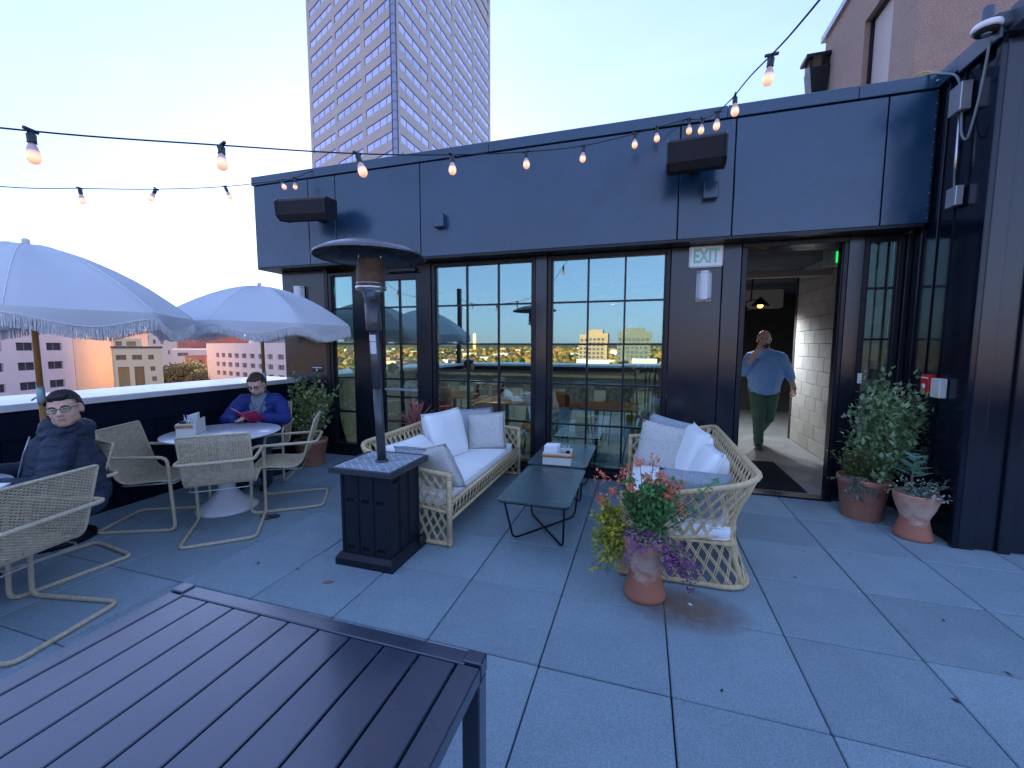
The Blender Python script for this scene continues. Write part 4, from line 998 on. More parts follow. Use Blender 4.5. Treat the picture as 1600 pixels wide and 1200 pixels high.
for a in range(3): MB().tube([(hc.x+.085*math.cos(a*2.1), .085*math.sin(a*2.1), 2.14), (hc.x+.085*math.cos(a*2.1), .085*math.sin(a*2.1), 2.235)], .004, 6).build('hood_post', K['steel'], ht)
mb = MB(); n = 48; prof = [(.02, 2.285), (.10, 2.282), (.22, 2.262), (.31, 2.232), (.375, 2.195), (.385, 2.178), (.380, 2.176), (.37, 2.188), (.30, 2.224), (.20, 2.254), (.02, 2.27)]
mb.lathe(prof, n, (hc.x, 0, 0)); mb.build('hood', K['hood'], ht)
for a in range(4): 
    an = R(20+90*a); MB().tube([(hc.x+.06*math.cos(an), .06*math.sin(an), 2.2685), (hc.x+.37*math.cos(an), .37*math.sin(an), 2.186)], .003, 5).build('hood_rib', K['heatpole'], ht)
MB().lathe([(.018, 2.284), (.018, 2.294), (.006, 2.298)], 12, (hc.x, 0, 0)).build('hood_cap', K['steel'], ht)

# ---- rattan sofas
def sofa(name, label, X0, flip):
    """front at local x=0, seat runs to +x; y 0..1.89. flip mirrors it to face right"""
    t = thing(name, label, 'sofa', (X0, .97, 0), 0, 'rattan sofas facing each other'); s = -1 if flip else 1
    Wd, Lf, xa = .80, 1.89, .56
    def S(p): return (s*p[0], p[1], p[2])
    def shell(u, v):
        """u: 0..3 round near side, back, far side; v: height fraction 0..1 (floor .. rail)"""
        fl_ = .10*((1-v)**1.6 if v < .5 else .0)  # splay
        pinch = math.sin(math.pi*min(1, v*1.05))*.10
        rad = .16
        if u < 1: x, y = u*(Wd-rad), 0
        elif u < 1.35: a = (u-1)/.35*math.pi/2; x, y = Wd-rad+rad*math.sin(a), rad-rad*math.cos(a)
        elif u < 2.0: x, y = Wd, rad+(u-1.35)/.65*(Lf/2-rad)
        elif u < 2.65: x, y = Wd, Lf/2+(u-2)/.65*(Lf/2-rad)
        elif u < 3.0: a = (u-2.65)/.35*math.pi/2; x, y = Wd-rad+rad*math.cos(a), Lf-rad+rad*math.sin(a)
        else: x, y = (1-(u-3))*(Wd-rad), Lf
        k = max(0, min(1, (x/Wd)))                   # stronger towards the back
        h = .575+.17*k**1.6
        # waist: in at seat height, out at top and bottom
        pin = (.085*math.sin(math.pi*v)**1.3 - .03*v)*k
        cy = Lf/2; yy = y+(cy-y)/cy*pin*.8; xx = x-pin*1.1
        return Vector((s*xx, yy, .012+v*(h-.012)))
    US = [0, .2, .4, .6, .8, 1]+[1+.35*i/5 for i in range(1, 6)]+[1.35+.65*i/5 for i in range(1, 6)]+[2+.65*i/5 for i in range(1, 6)]+[2.65+.35*i/5 for i in range(1, 6)]+[3+i/5 for i in range(1, 6)]
    # arc length parametrisation for the lattice
    import bisect
    pts = [shell(u/200*4, .5) for u in range(201)]; ln = [0]
    for i in range(200): ln.append(ln[-1]+(pts[i+1]-pts[i]).length)
    Ltot = ln[-1]
    def uat(d):
        d = max(0, min(Ltot, d)); i = min(199, max(0, bisect.bisect_left(ln, d)-1)); f = (d-ln[i])/max(1e-6, ln[i+1]-ln[i]); return (i+f)/200*4
    rail = [shell(u, 1.0) for u in US]
    MB().tube(rail, .019, 10).build('top_rail', K['rattan_d'], t)
    MB().tube([shell(u, .0)+Vector((0, 0, .012)) for u in US], .017, 10).build('base_rail', K['rattan_d'], t)
    MB().tube([shell(u, .47) for u in US], .012, 8).build('seat_rail', K['rattan'], t)
    # front posts wrapped with binding
    for y in (0, Lf):
        mb = MB(); mb.tube([S((0, y, 0)), S((0, y, .585))], .021, 12)
        for z in (.03, .05, .07, .25, .27, .29, .31, .40, .42, .44, .46, .48, .54, .56): mb.lathe([(.0215, z-.007), (.0245, z), (.0215, z+.007)], 12, S((0, y, 0)), cap=False)
        mb.build('front_post', K['rattan_d'], t)
    # back corner posts
    for u in (1.17, 2.82):
        MB().tube([shell(u, v/8) for v in range(9)], .019, 9).build('corner_post', K['rattan_d'], t)
    # front apron: two rails with a zigzag between
    for z in (.345, .215): MB().tube([S((0, 0, z)), S((0, Lf, z))], .014, 8).build('front_rail', K['rattan'], t)
    mb = MB(); n = 26
    for i in range(n):
        y0 = .03+i*(Lf-.06)/n; y1 = .03+(i+1)*(Lf-.06)/n; e = .012
        mb.tube([S((.004, y0, .22)), S((.0, (y0+y1)/2+.012, .34))], .0055, 6).tube([S((-.006, y0, .34)), S((-.002, (y0+y1)/2+.012, .22))], .0055, 6)
    mb.build('apron_lattice', K['rattan'], t)['kind'] = 'stuff'
    # diagonal lattice, two canes per strand
    mb = MB(); step = .072; rise = 1.75
    for sg in (-1, 1):
        k = -12
        while k*step < Ltot+.7:
            for off in (-.0065, .0065):
                P_ = []
                for i in range(15):
                    v = i/14; d = k*step+off+(v if sg > 0 else 1-v)*.62/rise*1.0
                    if -.0001 <= d <= Ltot+.0001: P_.append(shell(uat(d), v)+Vector((0, 0, 0)))
                if len(P_) > 1: mb.tube(P_, .0042, 5, cap=False)
            k += 1
    mb.build('lattice', K['rattan'], t)['kind'] = 'stuff'
    # seat slats under the cushion
    MB().bb(s*.02, s*(Wd-.09), .03, Lf-.03, .285, .30).build('seat_base', K['rattan'], t)
    return t, S, Wd, Lf
def soft(name, dims, m, parent, M, pinch=.35, seed=0, n=14, seam=None, crease=0):
    """stuffed cushion: thick in the middle, thin seam at the edge, corners pulled out"""
    w_, h_, d_ = dims; V = []; F = []
    for side in (1, -1):
        for i in range(n+1):
            for j in range(n+1):
                u = i/n*2-1; v = j/n*2-1
                e = (1-abs(u)**4)*(1-abs(v)**4); th = e**.42
                k = 1-.05*(1-abs(u)**2)*abs(v)**3; k2 = 1-.05*(1-abs(v)**2)*abs(u)**3
                nn = noise.noise(Vector((u*2.2+seed, v*2.2, side*3)))*.07+noise.noise(Vector((u*6+seed, v*6, side)))*.022
                V.append(Vector((u*w_/2*k2, v*h_/2*k, side*d_/2*(th*(1+nn*1.6)*(1-pinch*0)))))
    q = (n+1)**2
    for i in range(n):
        for j in range(n):
            a = i*(n+1)+j; F.append((a, a+n+1, a+n+2, a+1)); F.append((q+a, q+a+1, q+a+n+2, q+a+n+1))
    rim = [i*(n+1) for i in range(n+1)]+[n*(n+1)+j for j in range(1, n+1)]+[i*(n+1)+n for i in range(n-1, -1, -1)]+[j for j in range(n-1, 0, -1)]
    for i in range(len(rim)):
        a, b = rim[i], rim[(i+1) % len(rim)]; F.append((a, b, q+b, q+a))
    mb = MB(); mb.add([M @ p for p in V], F, 0, True)
    o = mb.build(name, m, parent, recalc=True)
    MB().tube([M @ ((V[a]+V[q+a])/2) for a in rim], .0042, 5, closed=True).build('piping', m, o)
    return o
def TM(loc, rx=0, ry=0, rz=0): return Matrix.Translation(loc) @ Matrix.Rotation(rz, 4, 'Z') @ Matrix.Rotation(ry, 4, 'Y') @ Matrix.Rotation(rx, 4, 'X')
def slab(name, x0, x1, y0, y1, z0, z1, m, parent):
    """boxed seat cushion with piping and a slightly crowned top"""
    n = 16; k_ = 10; mb = MB(); V = []; F = []
    cx, cy = (x0+x1)/2, (y0+y1)/2; hx, hy = abs(x1-x0)/2, abs(y1-y0)/2; hz = (z1-z0)/2; cz = (z0+z1)/2
    rows_ = [(0.92, -1), (1.0, -.72), (1.008, 0), (1.0, .72), (.955, .95), (.85, 1.05), (.5, 1.13), (0.0, 1.16)]
    m_ = 48
    for f_, zz in rows_:
        for j in range(m_):
            a = 2*math.pi*j/m_; c_, s_ = math.cos(a), math.sin(a); e = .16
            px = math.copysign(abs(c_)**e, c_)*hx*f_; py = math.copysign(abs(s_)**e, s_)*hy*(1-(1-f_)*hx/hy if f_ > .5 else f_*1.4)
            V.append((cx+px, cy+py, cz+hz*zz+.006*noise.noise(Vector((px*4, py*4, 5)))*(1 if zz > .9 else 0)))
    for i in range(len(rows_)-1):
        for j in range(m_): F.append((i*m_+j, i*m_+(j+1) % m_, (i+1)*m_+(j+1) % m_, (i+1)*m_+j))
    F.append(tuple(range(m_-1, -1, -1)))
    mb.add(V, F, 0, True); o = mb.build(name, m, parent, recalc=True)
    pp = []
    for zz in (.76, -.70):
        pp = []
        for j in range(m_):
            a = 2*math.pi*j/m_; c_, s_ = math.cos(a), math.sin(a); e = .16
            pp.append((cx+math.copysign(abs(c_)**e, c_)*hx*1.004, cy+math.copysign(abs(s_)**e, s_)*hy*1.002, cz+hz*zz))
        MB().tube(pp, .0035, 5, closed=True).build('piping', m, o)
    return o
def cush(name, label, cat, dims, m, M, seed, grp=None):
    o = soft(name, dims, m, None, Matrix.Identity(4), seed=seed); o.matrix_world = M; tag(o, label, cat, grp); return o
s1, S1, Wd, Lf = sofa('rattan_sofa', 'left rattan lattice sofa with white cushions, its near end behind the heater', -1.553, True)
o = slab('seat_cushion', -1.60, -2.26, 1.01, 2.83, .30, .405, K['cushion'], None); tag(o, 'long white seat cushion lying on the left rattan sofa', 'cushion')
s2, S2, _, _ = sofa('rattan_sofa', 'right rattan lattice sofa with white cushions beside the doorway, flower pot at its near end', -.265, False)
o = slab('seat_cushion', -.22, .43, 1.01, 2.83, .30, .405, K['cushion'], None); tag(o, 'long white seat cushion lying on the right rattan sofa', 'cushion')
wh = 'white back cushions'; th_ = 'throw pillows on the sofas'
# left sofa: back cushions lean on the back (-x side)
cush('back_cushion', 'upright white back cushion in the middle of the left sofa', 'cushion', (.60, .52, .20), K['cushion'], TM((-2.10, 2.02, .63), R(90), 0, R(78)) @ Matrix.Rotation(R(-14), 4, 'X'), 1, wh)
cush('back_cushion', 'slumped white back cushion at the near end of the left sofa behind the heater', 'cushion', (.58, .50, .18), K['cushion'], TM((-2.06, 1.40, .53), R(90), 0, R(84)) @ Matrix.Rotation(R(-48), 4, 'X'), 2, wh)
cush('throw_pillow', 'dark grey square pillow at the far end of the left sofa', 'pillow', (.46, .44, .14), K['pgrey'], TM((-2.00, 2.55, .62), R(90), 0, R(35)) @ Matrix.Rotation(R(-12), 4, 'X'), 3, th_)
cush('throw_pillow', 'beige knitted square pillow leaning at the far end of the left sofa', 'pillow', (.44, .42, .13), K['pbeige'], TM((-1.83, 2.50, .60), R(90), R(-3), R(18)) @ Matrix.Rotation(R(-18), 4, 'X'), 4, th_)
cush('throw_pillow', 'grey pillow at the near end of the left sofa leaning on the slumped cushion', 'pillow', (.42, .40, .13), K['pgrey'], TM((-1.93, 1.19, .55), R(90), R(6), R(158)) @ Matrix.Rotation(R(-28), 4, 'X'), 5, th_)
cush('throw_pillow', 'beige pillow against the near armrest of the left sofa', 'pillow', (.42, .40, .13), K['pbeige'], TM((-1.73, 1.11, .575), R(90), R(14), R(165)) @ Matrix.Rotation(R(-20), 4, 'X'), 6, th_)
# right sofa
cush('back_cushion', 'white back cushion in the middle of the right sofa', 'cushion', (.58, .50, .19), K['cushion'], TM((.28, 2.10, .60), R(90), 0, R(-84)) @ Matrix.Rotation(R(-16), 4, 'X'), 7, wh)
cush('back_cushion', 'white back cushion at the near end of the right sofa by the corner', 'cushion', (.58, .48, .19), K['cushion'], TM((.30, 1.50, .575), R(90), R(-5), R(-90)) @ Matrix.Rotation(R(-22), 4, 'X'), 8, wh)
cush('throw_pillow', 'beige knitted pillow standing at the far end of the right sofa', 'pillow', (.44, .43, .13), K['pbeige'], TM((.02, 2.30, .605), R(90), R(6), R(-24)) @ Matrix.Rotation(R(-14), 4, 'X'), 9, th_)
cush('throw_pillow', 'dark grey pillow peeping over the beige one at the far end of the right sofa', 'pillow', (.46, .42, .14), K['pgrey'], TM((.10, 2.62, .62), R(90), R(10), R(-20)) @ Matrix.Rotation(R(-14), 4, 'X'), 10, th_)
cush('throw_pillow', 'grey pillow leaning on the near armrest of the right sofa', 'pillow', (.46, .40, .15), K['pgrey'], TM((.17, 1.13, .545), R(90), R(4), R(8)) @ Matrix.Rotation(R(16), 4, 'X'), 11, th_)

# ---- coffee tables
def coffee(label, x0, x1, y0, y1, h):
    t = thing('coffee_table', label, 'table', ((x0+x1)/2, (y0+y1)/2, 0), 0, 'dark coffee tables end to end'); a, b = (x1-x0)/2, (y1-y0)/2
    r_ = .05; P_ = []
    for cx, cy, a0 in ((a-r_, b-r_, 0), (-a+r_, b-r_, 90), (-a+r_, -b+r_, 180), (a-r_, -b+r_, 270)):
        for i in range(7): an = R(a0+15*i); P_.append((cx+r_*math.cos(an), cy+r_*math.sin(an)))
    MB().prism(P_, h-.012, h).build('table_top', K['coffee'], t)
    MB().prism([(x*.985, y*.99) for x, y in P_], h-.022, h-.0125).build('under_rim', K['cable'], t)
    for sg in (-1, 1):
        e = .05 if sg > 0 else 0
        p = fillet([(-sg*(a-.045), -(b-.06), h-.02), (-sg*(a-.075), -(b-.20), .016+(.017 if sg > 0 else 0)), (sg*(a-.075), (b-.20), .016+(.017 if sg > 0 else 0)), (sg*(a-.045), b-.06, h-.02)], .06, 6)
        MB().tube(p, .0085, 9).build('leg_frame', K['cable'], t)
    return t
coffee('near dark green grey coffee table with crossed tube legs between the sofas', -1.185, -.635, 1.0, 1.97, .412)
coffee('far dark coffee table against the windows, set end to end with the near one', -1.215, -.64, 1.985, 2.93, .425)

def caddy(label, loc, rz, big=1):
    t = thing('condiment_box', label, 'box', loc, rz); w_, d_, h_ = .27, .15, .115
    mb = MB(); tk = .012
    mb.bb(-w_/2, w_/2, -d_/2, -d_/2+tk, 0, h_, bev=.002).bb(-w_/2, w_/2, d_/2-tk, d_/2, 0, h_+.02, bev=.002).bb(-w_/2, -w_/2+tk, -d_/2+tk, d_/2-tk, 0, h_).bb(w_/2-tk, w_/2, -d_/2+tk, d_/2-tk, 0, h_).bb(-w_/2+tk, w_/2-tk, -d_/2+tk, d_/2-tk, 0, .01)
    mb.build('box', K['caddy'], t)
    z = h_*.78; P_ = [(-w_/2-.004, .02, z), (-w_/2-.006, -d_/2-.006, z), (w_/2+.006, -d_/2-.006, z), (w_/2+.03, .0, z+.006), (w_/2+.006, d_/2-.02, z)]
    P_ = fillet(P_, .02, 4); mb = MB(); V = []
    for p in P_: V += [p+Vector((0, 0, -.012)), p+Vector((0, 0, .012))]
    c0 = Vector((0, 0, 0)); n = len(P_)
    for p in P_: 
        d = Vector((p.x, p.y, 0)).normalized()*.003; V += [p+d+Vector((0, 0, -.012)), p+d+Vector((0, 0, .012))]
    F = []
    for i in range(n-1):
        F += [(2*i, 2*i+1, 2*i+3, 2*i+2), (2*n+2*i, 2*n+2*i+2, 2*n+2*i+3, 2*n+2*i+1), (2*i+1, 2*n+2*i+1, 2*n+2*i+3, 2*i+3), (2*i, 2*i+2, 2*n+2*i+2, 2*n+2*i)]
    mb.add(V, F, 0, True); mb.build('strap', K['leather'], t)
    for k in range(6):
        MB().box((-.065+.004*k, -.018+.012*k, .10+.003*k), (.13, .010, .14), rz=.04*(k-2), bev=.002).build('napkin', K['paper'], t)
    for k in range(6):
        a = .2*k-.5; MB().tube([(.055+.006*k, -.02+.01*k, .02), (.055+.012*k+.01*math.sin(k*2), -.03+.014*k, .175+.012*math.cos(k*3))], .0028, 5, rad=[.0024, .004]).build('cutlery', K['steel'], t)
    MB().bb(.085, .12, -.05, -.01, .10, .135, bev=.003).build('menu_clip', K['cable'], t)
    return t
caddy('white box of napkins and cutlery with leather strap on the coffee tables', (-.925, 2.06, .426), R(3))
caddy('white box of napkins and cutlery with leather strap on the round white table', (-4.14, .90, .741), R(-52))

# ---- slatted table in the foreground
ft = thing('slatted_table', 'large dark grey slatted metal dining table filling the bottom left foreground', 'table', (-1.095, -1.70, 0))
a, y1_, y0_ = .555, .805, -.80
for k in range(9):
    w_ = (2*a-.13)/9; x = -a+.065+k*w_
    MB().bb(x+.0028, x+w_-.0028, y0_+.055, y1_-.050, .722, .740, bev=.0025).build('slat', K['slat'], ft)
for s in (-1, 1): MB().bb(s*a, s*(a-.062), y0_+.045, y1_-.048, .700, .741, bev=.003).build('side_rail', K['slat'], ft)
MB().bb(-a+.045, a-.045, y1_-.047, y1_, .700, .7415, bev=.003).build('end_rail', K['slat'], ft)
MB().bb(-a+.045, a-.045, y0_, y0_+.05, .700, .7415, bev=.003).build('end_rail', K['slat'], ft)
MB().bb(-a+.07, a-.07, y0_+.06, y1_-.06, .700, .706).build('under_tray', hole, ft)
for sx in (-1, 1):
    for sy in (y0_, y1_):
        yy = (sy, sy-.055) if sy > 0 else (sy, sy+.055)
        MB().bb(sx*(a+.001), sx*(a-.052), yy[0]+(.001 if sy > 0 else -.001), yy[1]+.012*(1 if sy > 0 else -1), .7005, .7475, bev=.003).build('corner_cap', K['slat'], ft)
        MB().bb(sx*a, sx*(a-.05), min(yy), max(yy)-.005, 0, .699, bev=.003).build('leg', K['slat'], ft)

# ---- round tulip tables
def tulip(label, x, y, r_=.48):
    t = thing('round_table', label, 'table', (x, y, 0), 0, 'round white pedestal tables')
    MB().lathe([(r_-.03, .715), (r_, .73), (r_, .738), (r_-.006, .741), (.001, .741)], 56).build('table_top', K['tabletop'], t)
    MB().lathe([(.26, 0), (.262, .012), (.24, .03), (.15, .09), (.075, .19), (.045, .33), (.04, .5), (.06, .65), (.12, .715)], 40).build('pedestal', K['white'], t)
tulip('white round pedestal table in front of the reading man', -3.95, 1.06)
tulip('white round pedestal table cut by the left edge beside the man in navy', -4.02, -.80, .46)
o = MB().lathe([(.13, 0), (.135, .003), (.001, .004)], 28).build('pink_menu', K['pink']); o.scale = (1, .6, 1); o.location = (-3.70, .98, .742); tag(o, 'pink menu lying on the white round table in front of the reading man', 'menu')
hd = thing('table_caddy', 'grey blue square metal holder standing on the left edge table', 'holder', (-3.86, -.62, .742), R(50))
MB().bb(-.06, .06, -.02, .02, 0, .018).bb(-.06, .06, -.02, .02, .102, .12).bb(-.06, -.04, -.02, .02, .018, .102).bb(.04, .06, -.02, .02, .018, .102).build('ring', mat('holder_blue', (.10, .15, .20), .35, metal=.5), hd)
MB().bb(-.02, .02, -.012, .012, .03, .09, bev=.003).build('insert', K['galv'], hd)

# ---- wicker cantilever chairs
def chair_parts():
    hw = .265; z0 = .013
    t = thing('wicker_armchair', 'x', 'chair', (0, 0, 0), 0, 'wicker cantilever armchairs at the round tables')
    # one continuous tube: base loop, uprights, arms, arm bar behind the back
    P_ = [(hw, -.315, .645), (hw, .23, .635), (hw-.005, .255, z0), (hw-.01, -.35, z0), (-hw+.01, -.35, z0), (-hw+.005, .255, z0), (-hw, .23, .635), (-hw, -.315, .645)]
    P_ = [Vector(p) for p in P_]
    path = fillet(P_, .06, 6, closed=True)
    # arm bar height behind the back
    def wrapped(pts, r_, closed):
        mb = MB(); Q = []
        k = len(pts)
        rng = range(k) if closed else range(k-1)
        for i in rng:
            a_, b_ = pts[i], pts[(i+1) % k]; n = max(1, int((b_-a_).length/.0062))
            for j in range(n): Q.append(a_.lerp(b_, j/n))
        if not closed: Q.append(pts[-1])
        mb.tube(Q, r_, 8, closed=closed, rad=[r_*(1.06 if i % 2 else .93) for i in range(len(Q))])
        return mb
    wrapped(path, .0135, True).build('frame_tube', K['wrap'], t)
    # shell profile (y,z)
    pr = fillet([(0, .245, .425), (0, .10, .432), (0, -.165, .400), (0, -.305, .86)], .11, 10)
    pr = [(p.y, p.z) for p in pr]; ls = [0]
    for i in range(len(pr)-1): ls.append(ls[-1]+math.hypot(pr[i+1][0]-pr[i][0], pr[i+1][1]-pr[i][1]))
    def at(d):
        for i in range(len(pr)-1):
            if d <= ls[i+1] or i == len(pr)-2:
                f = (d-ls[i])/(ls[i+1]-ls[i]); y = pr[i][0]+(pr[i+1][0]-pr[i][0])*f; z = pr[i][1]+(pr[i+1][1]-pr[i][1])*f
                ty, tz = (pr[i+1][0]-pr[i][0]), (pr[i+1][1]-pr[i][1]); l = math.hypot(ty, tz); return y, z, -tz/l, ty/l
    LT = ls[-1]; sw = .238
    outl = []
    for d in [LT*i/26 for i in range(27)]: y, z, ny, nz = at(d); outl.append(Vector((sw, y, z)))
    cyc = outl+[Vector((-p.x, p.y, p.z)) for p in reversed(outl)]
    # rounded upper corners by filleting
    wrapped(fillet([cyc[0]]+[cyc[i] for i in range(1, 26)]+[cyc[26], cyc[27]]+[cyc[i] for i in range(28, 53)]+[cyc[53]], .035, 3, closed=True), .0095, True).build('shell_rim', K['wrap'], t)
    mb = MB(); nw = int(LT/.0085); nx = 26
    for i in range(nw):
        d = .008+(LT-.016)*i/(nw-1); V = []
        edge = sw-.004
        dd = min(d, LT-d)
        if dd < .03: edge -= .012*(1-dd/.03)
        for j in range(nx*2+1):
            x = -edge+2*edge*j/(nx*2); ph = math.pi*(j/2.0)+(math.pi if i % 2 else 0); o_ = .0042*math.sin(ph)
            for (du, dn) in ((-.0043, 0), (0, .0024), (.0043, 0), (0, -.0024)):
                y, z, ny, nz = at(max(0, min(LT, d+du))); V.append((x, y+ny*(o_+dn), z+nz*(o_+dn)))
        F = []
        for j in range(nx*2):
            for q in range(4): F.append((j*4+q, j*4+(q+1) % 4, j*4+4+(q+1) % 4, j*4+4+q))
        mb.add(V, F, 0, True)
    for j in range(nx-1):
        x = -sw+.004+2*(sw-.004)*(j+1)/nx; P2 = []
        for i in range(34): y, z, ny, nz = at(LT*i/33); P2.append((x, y, z))
        mb.tube(P2, .0028, 4, cap=False)
    mb.build('woven_seat', K['weave'], t)['kind'] = 'stuff'
    # under-seat braces
    MB().tube([(-hw, .245, .405), (hw, .245, .405)], .007, 6).build('front_brace', K['galv'], t)
    MB().tube(fillet([(-sw, .2, .41), (-sw+.02, -.17, .385), (sw-.02, -.17, .385), (sw, .2, .41)], .05, 4), .005, 6).build('seat_brace', K['galv'], t)
    return t
ch = chair_parts()
def adeg(dx, dy): return math.atan2(-dx, dy)     # rotation that points local +y along (dx,dy)
CH = [((-3.54, .73), adeg(-.60, .68), 'wicker armchair with its back to the camera at the white table'),
      ((-3.52, 1.35), adeg(-.80, -.58), 'wicker armchair right of the white table, facing left, beside the shrub pot'),
      ((-4.21, .66), adeg(.91, .42), 'empty wicker armchair by the parapet between the two round tables'),
      ((-3.44, -.60), adeg(-.98, -.20), 'nearest wicker armchair at the bottom left edge, back to the camera'),
      ((-4.02, -.19), adeg(-.12, -1.0), 'wicker armchair the man in the navy jacket sits in'),
      ((-4.36, 1.86), adeg(.52, -.85), 'wicker armchair the reading man sits in')]
for i, ((x, y), rz, lb) in enumerate(CH):
    if i == 0: ch.location = (x, y, 0); ch.rotation_euler = (0, 0, rz); ch['label'] = lb
    else: dup(ch, (x, y, 0), rz, lb)
# ================================================================== PLANTS
gl_ = dict(
 varieg=[leafmat('leaf_variegated', (.30, .36, .12), (.60, .60, .32)), leafmat('leaf_green_a', (.10, .19, .08), (.20, .30, .10))],
 gray=[leafmat('leaf_grey_green', (.22, .32, .15), (.40, .50, .28)), leafmat('leaf_mid_green', (.12, .21, .09), (.22, .32, .13))],
 lime=[leafmat('leaf_lime', (.13, .17, .04), (.24, .26, .07)), leafmat('leaf_mid_b', (.06, .10, .04), (.12, .15, .05))],
 teal=[leafmat('leaf_teal', (.13, .22, .20), (.22, .32, .28))],
 yellow=[leafmat('leaf_yellow', (.42, .42, .03), (.62, .56, .05)), leafmat('leaf_yellowgreen', (.20, .26, .04), (.34, .36, .05))],
 fresh=[leafmat('leaf_fresh', (.07, .22, .07), (.13, .34, .10))],
 purple=[leafmat('petal_purple', (.30, .08, .26), (.42, .16, .36)), leafmat('petal_plum', (.13, .06, .13), (.22, .10, .20))],
 orange=[leafmat('petal_orange', (.80, .16, .10), (.85, .25, .12)), leafmat('petal_coral', (.80, .28, .22), (.85, .20, .12))],
 white=[leafmat('petal_cream', (.60, .62, .50), (.70, .70, .60))],
 red=[leafmat('blade_red', (.34, .11, .12), (.48, .20, .18))])
stemm = mat('stem', (.18, .14, .08), .8); soil = mat('soil', (.03, .022, .016), .95)
rl = random.Random(21)
def gs(s): return Vector((rl.gauss(0, s), rl.gauss(0, s), rl.gauss(0, s)))
def bush(mb, sm, base, tips, nleaf, L_, W, mm=2, drop=0, start=.3, spread=.03):
    """stems from base to each tip with leaves along them"""
    for tp_ in tips:
        tp_ = Vector(tp_); b = Vector(base)+Vector((rl.uniform(-.03, .03), rl.uniform(-.03, .03), 0)); mid = b.lerp(tp_, .5)+gs(.025)
        P_ = [b, mid, tp_] ; P_ = [(P_[0]*(1-t)**2+P_[1]*2*t*(1-t)+P_[2]*t*t) for t in [i/6 for i in range(7)]]
        sm.tube(P_, .003, 5, rad=[.006*(1-i/8) for i in range(7)])
        for k in range(nleaf):
            t = start+(1-start)*(k+rl.random())/nleaf; p = P_[0]*(1-t)**2+mid*2*t*(1-t)+P_[-1]*t*t+gs(spread*.4)
            ax = (tp_-b).normalized(); d = (gs(1)+ax*.6+Vector((0, 0, .15-drop))).normalized()
            leaf(mb, p, d, L_*rl.uniform(.6, 1.15), W*rl.uniform(.7, 1.1), rl.randrange(mm), fold=.3)
def pot(name, label, loc, prof, m=None):
    t = thing(name, label, 'plant', loc)
    MB().lathe(prof, 40).build('pot', m or K['terra'], t)
    z = prof[-1][1] if prof[-1][0] < prof[0][0] else .3
    MB().lathe([(prof[-1][0]*.98, z-.02), (.001, z+.01)], 20).build('soil', soil, t); return t
rimp = lambda r0, r1, h, th=.018: [(r0*.96, 0), (r0, .01), (r1*.97, h-.05), (r1*1.02, h-.045), (r1*1.02, h-.004), (r1, h), (r1-th, h), (r1-th, h-.06)]
# big pot right of the door
bp = pot('potted_shrub', 'large terracotta pot with tall rounded green shrub right of the doorway', (1.80, 2.66, 0), rimp(.15, .195, .375))
mb = MB(); sm = MB(); tips = []
for k in range(64):
    a = rl.uniform(0, 2*math.pi); r_ = rl.uniform(.02, .32)**1.0; tips.append((.13+r_*math.cos(a)*.92, -.02+r_*math.sin(a)*.8, rl.uniform(.60, 1.38)-r_*.6))
tips += [(.40, -.05, 1.13), (.45, -.04, 1.08), (.42, .0, .98), (-.12, -.1, 1.05), (-.16, 0, .95)]
bush(mb, sm, (.06, 0, .36), tips, 75, .062, .019, 2, 0, .22, .07)
mb.build('shrub_foliage', gl_['gray'], bp)['kind'] = 'stuff'; sm.build('stems', stemm, bp)
mb = MB(); sm = MB(); tips = [(-.14+rl.gauss(0, .075), -.08+rl.gauss(0, .06), rl.uniform(.46, .66)) for _ in range(40)]
bush(mb, sm, (-.08, -.04, .36), tips, 46, .032, .011, 2, 0, .15, .04); mb.build('lime_foliage', gl_['lime'], bp)['kind'] = 'stuff'
mb = MB(); tips = [(-.12+rl.gauss(0, .09), -.18+rl.uniform(-.04, .03), rl.uniform(.16, .42)) for _ in range(26)]
bush(mb, sm, (-.08, -.14, .40), tips, 14, .034, .008, 1, .3, .25, .02); mb.build('trailing_foliage', gl_['teal'], bp)['kind'] = 'stuff'; sm.build('under_stems', stemm, bp)
# waisted pots
waist = lambda R_, h: [(R_*.80, 0), (R_*.86, .008), (R_*.86, .03), (R_*.80, .045), (R_*.68, h*.32), (R_*.62, h*.42), (R_*.66, h*.5), (R_*.86, h*.7), (R_*.99, h*.88), (R_, h*.97), (R_*.98, h), (R_*.9, h), (R_*.88, h-.05)]
terra2 = mat('terracotta_bloom', (.36, .15, .09), .8, bump=.15, bs=70)
def bloom(m, zc):
    t = m.node_tree; b = t.nodes['Principled BSDF']; tcn = t.nodes.new('ShaderNodeTexCoord'); sp = t.nodes.new('ShaderNodeSeparateXYZ'); t.links.new(tcn.outputs['Object'], sp.inputs[0])
    n = t.nodes.new('ShaderNodeTexNoise'); n.inputs['Scale'].default_value = 14; n.inputs['Detail'].default_value = 7; t.links.new(tcn.outputs['Object'], n.inputs[0])
    ad = t.nodes.new('ShaderNodeMath'); ad.operation = 'MULTIPLY_ADD'; ad.inputs[1].default_value = .26; t.links.new(n.outputs[0], ad.inputs[0]); t.links.new(sp.outputs['Z'], ad.inputs[2])
    r = t.nodes.new('ShaderNodeValToRGB'); e = r.color_ramp.elements; e[0].position = zc; e[0].color = (.46, .17, .10, 1); e[1].position = zc+.07; e[1].color = (.66, .46, .34, 1)
    k = r.color_ramp.elements.new(zc+.20); k.color = (.52, .26, .17, 1); t.links.new(ad.outputs[0], r.inputs[0]); t.links.new(r.outputs[0], b.inputs['Base Color'])
bloom(terra2, .27)
wp_ = pot('potted_flowers', 'small waisted terracotta pot with pale flowers by the navy wall', (2.00, 2.28, 0), waist(.148, .375), terra2)
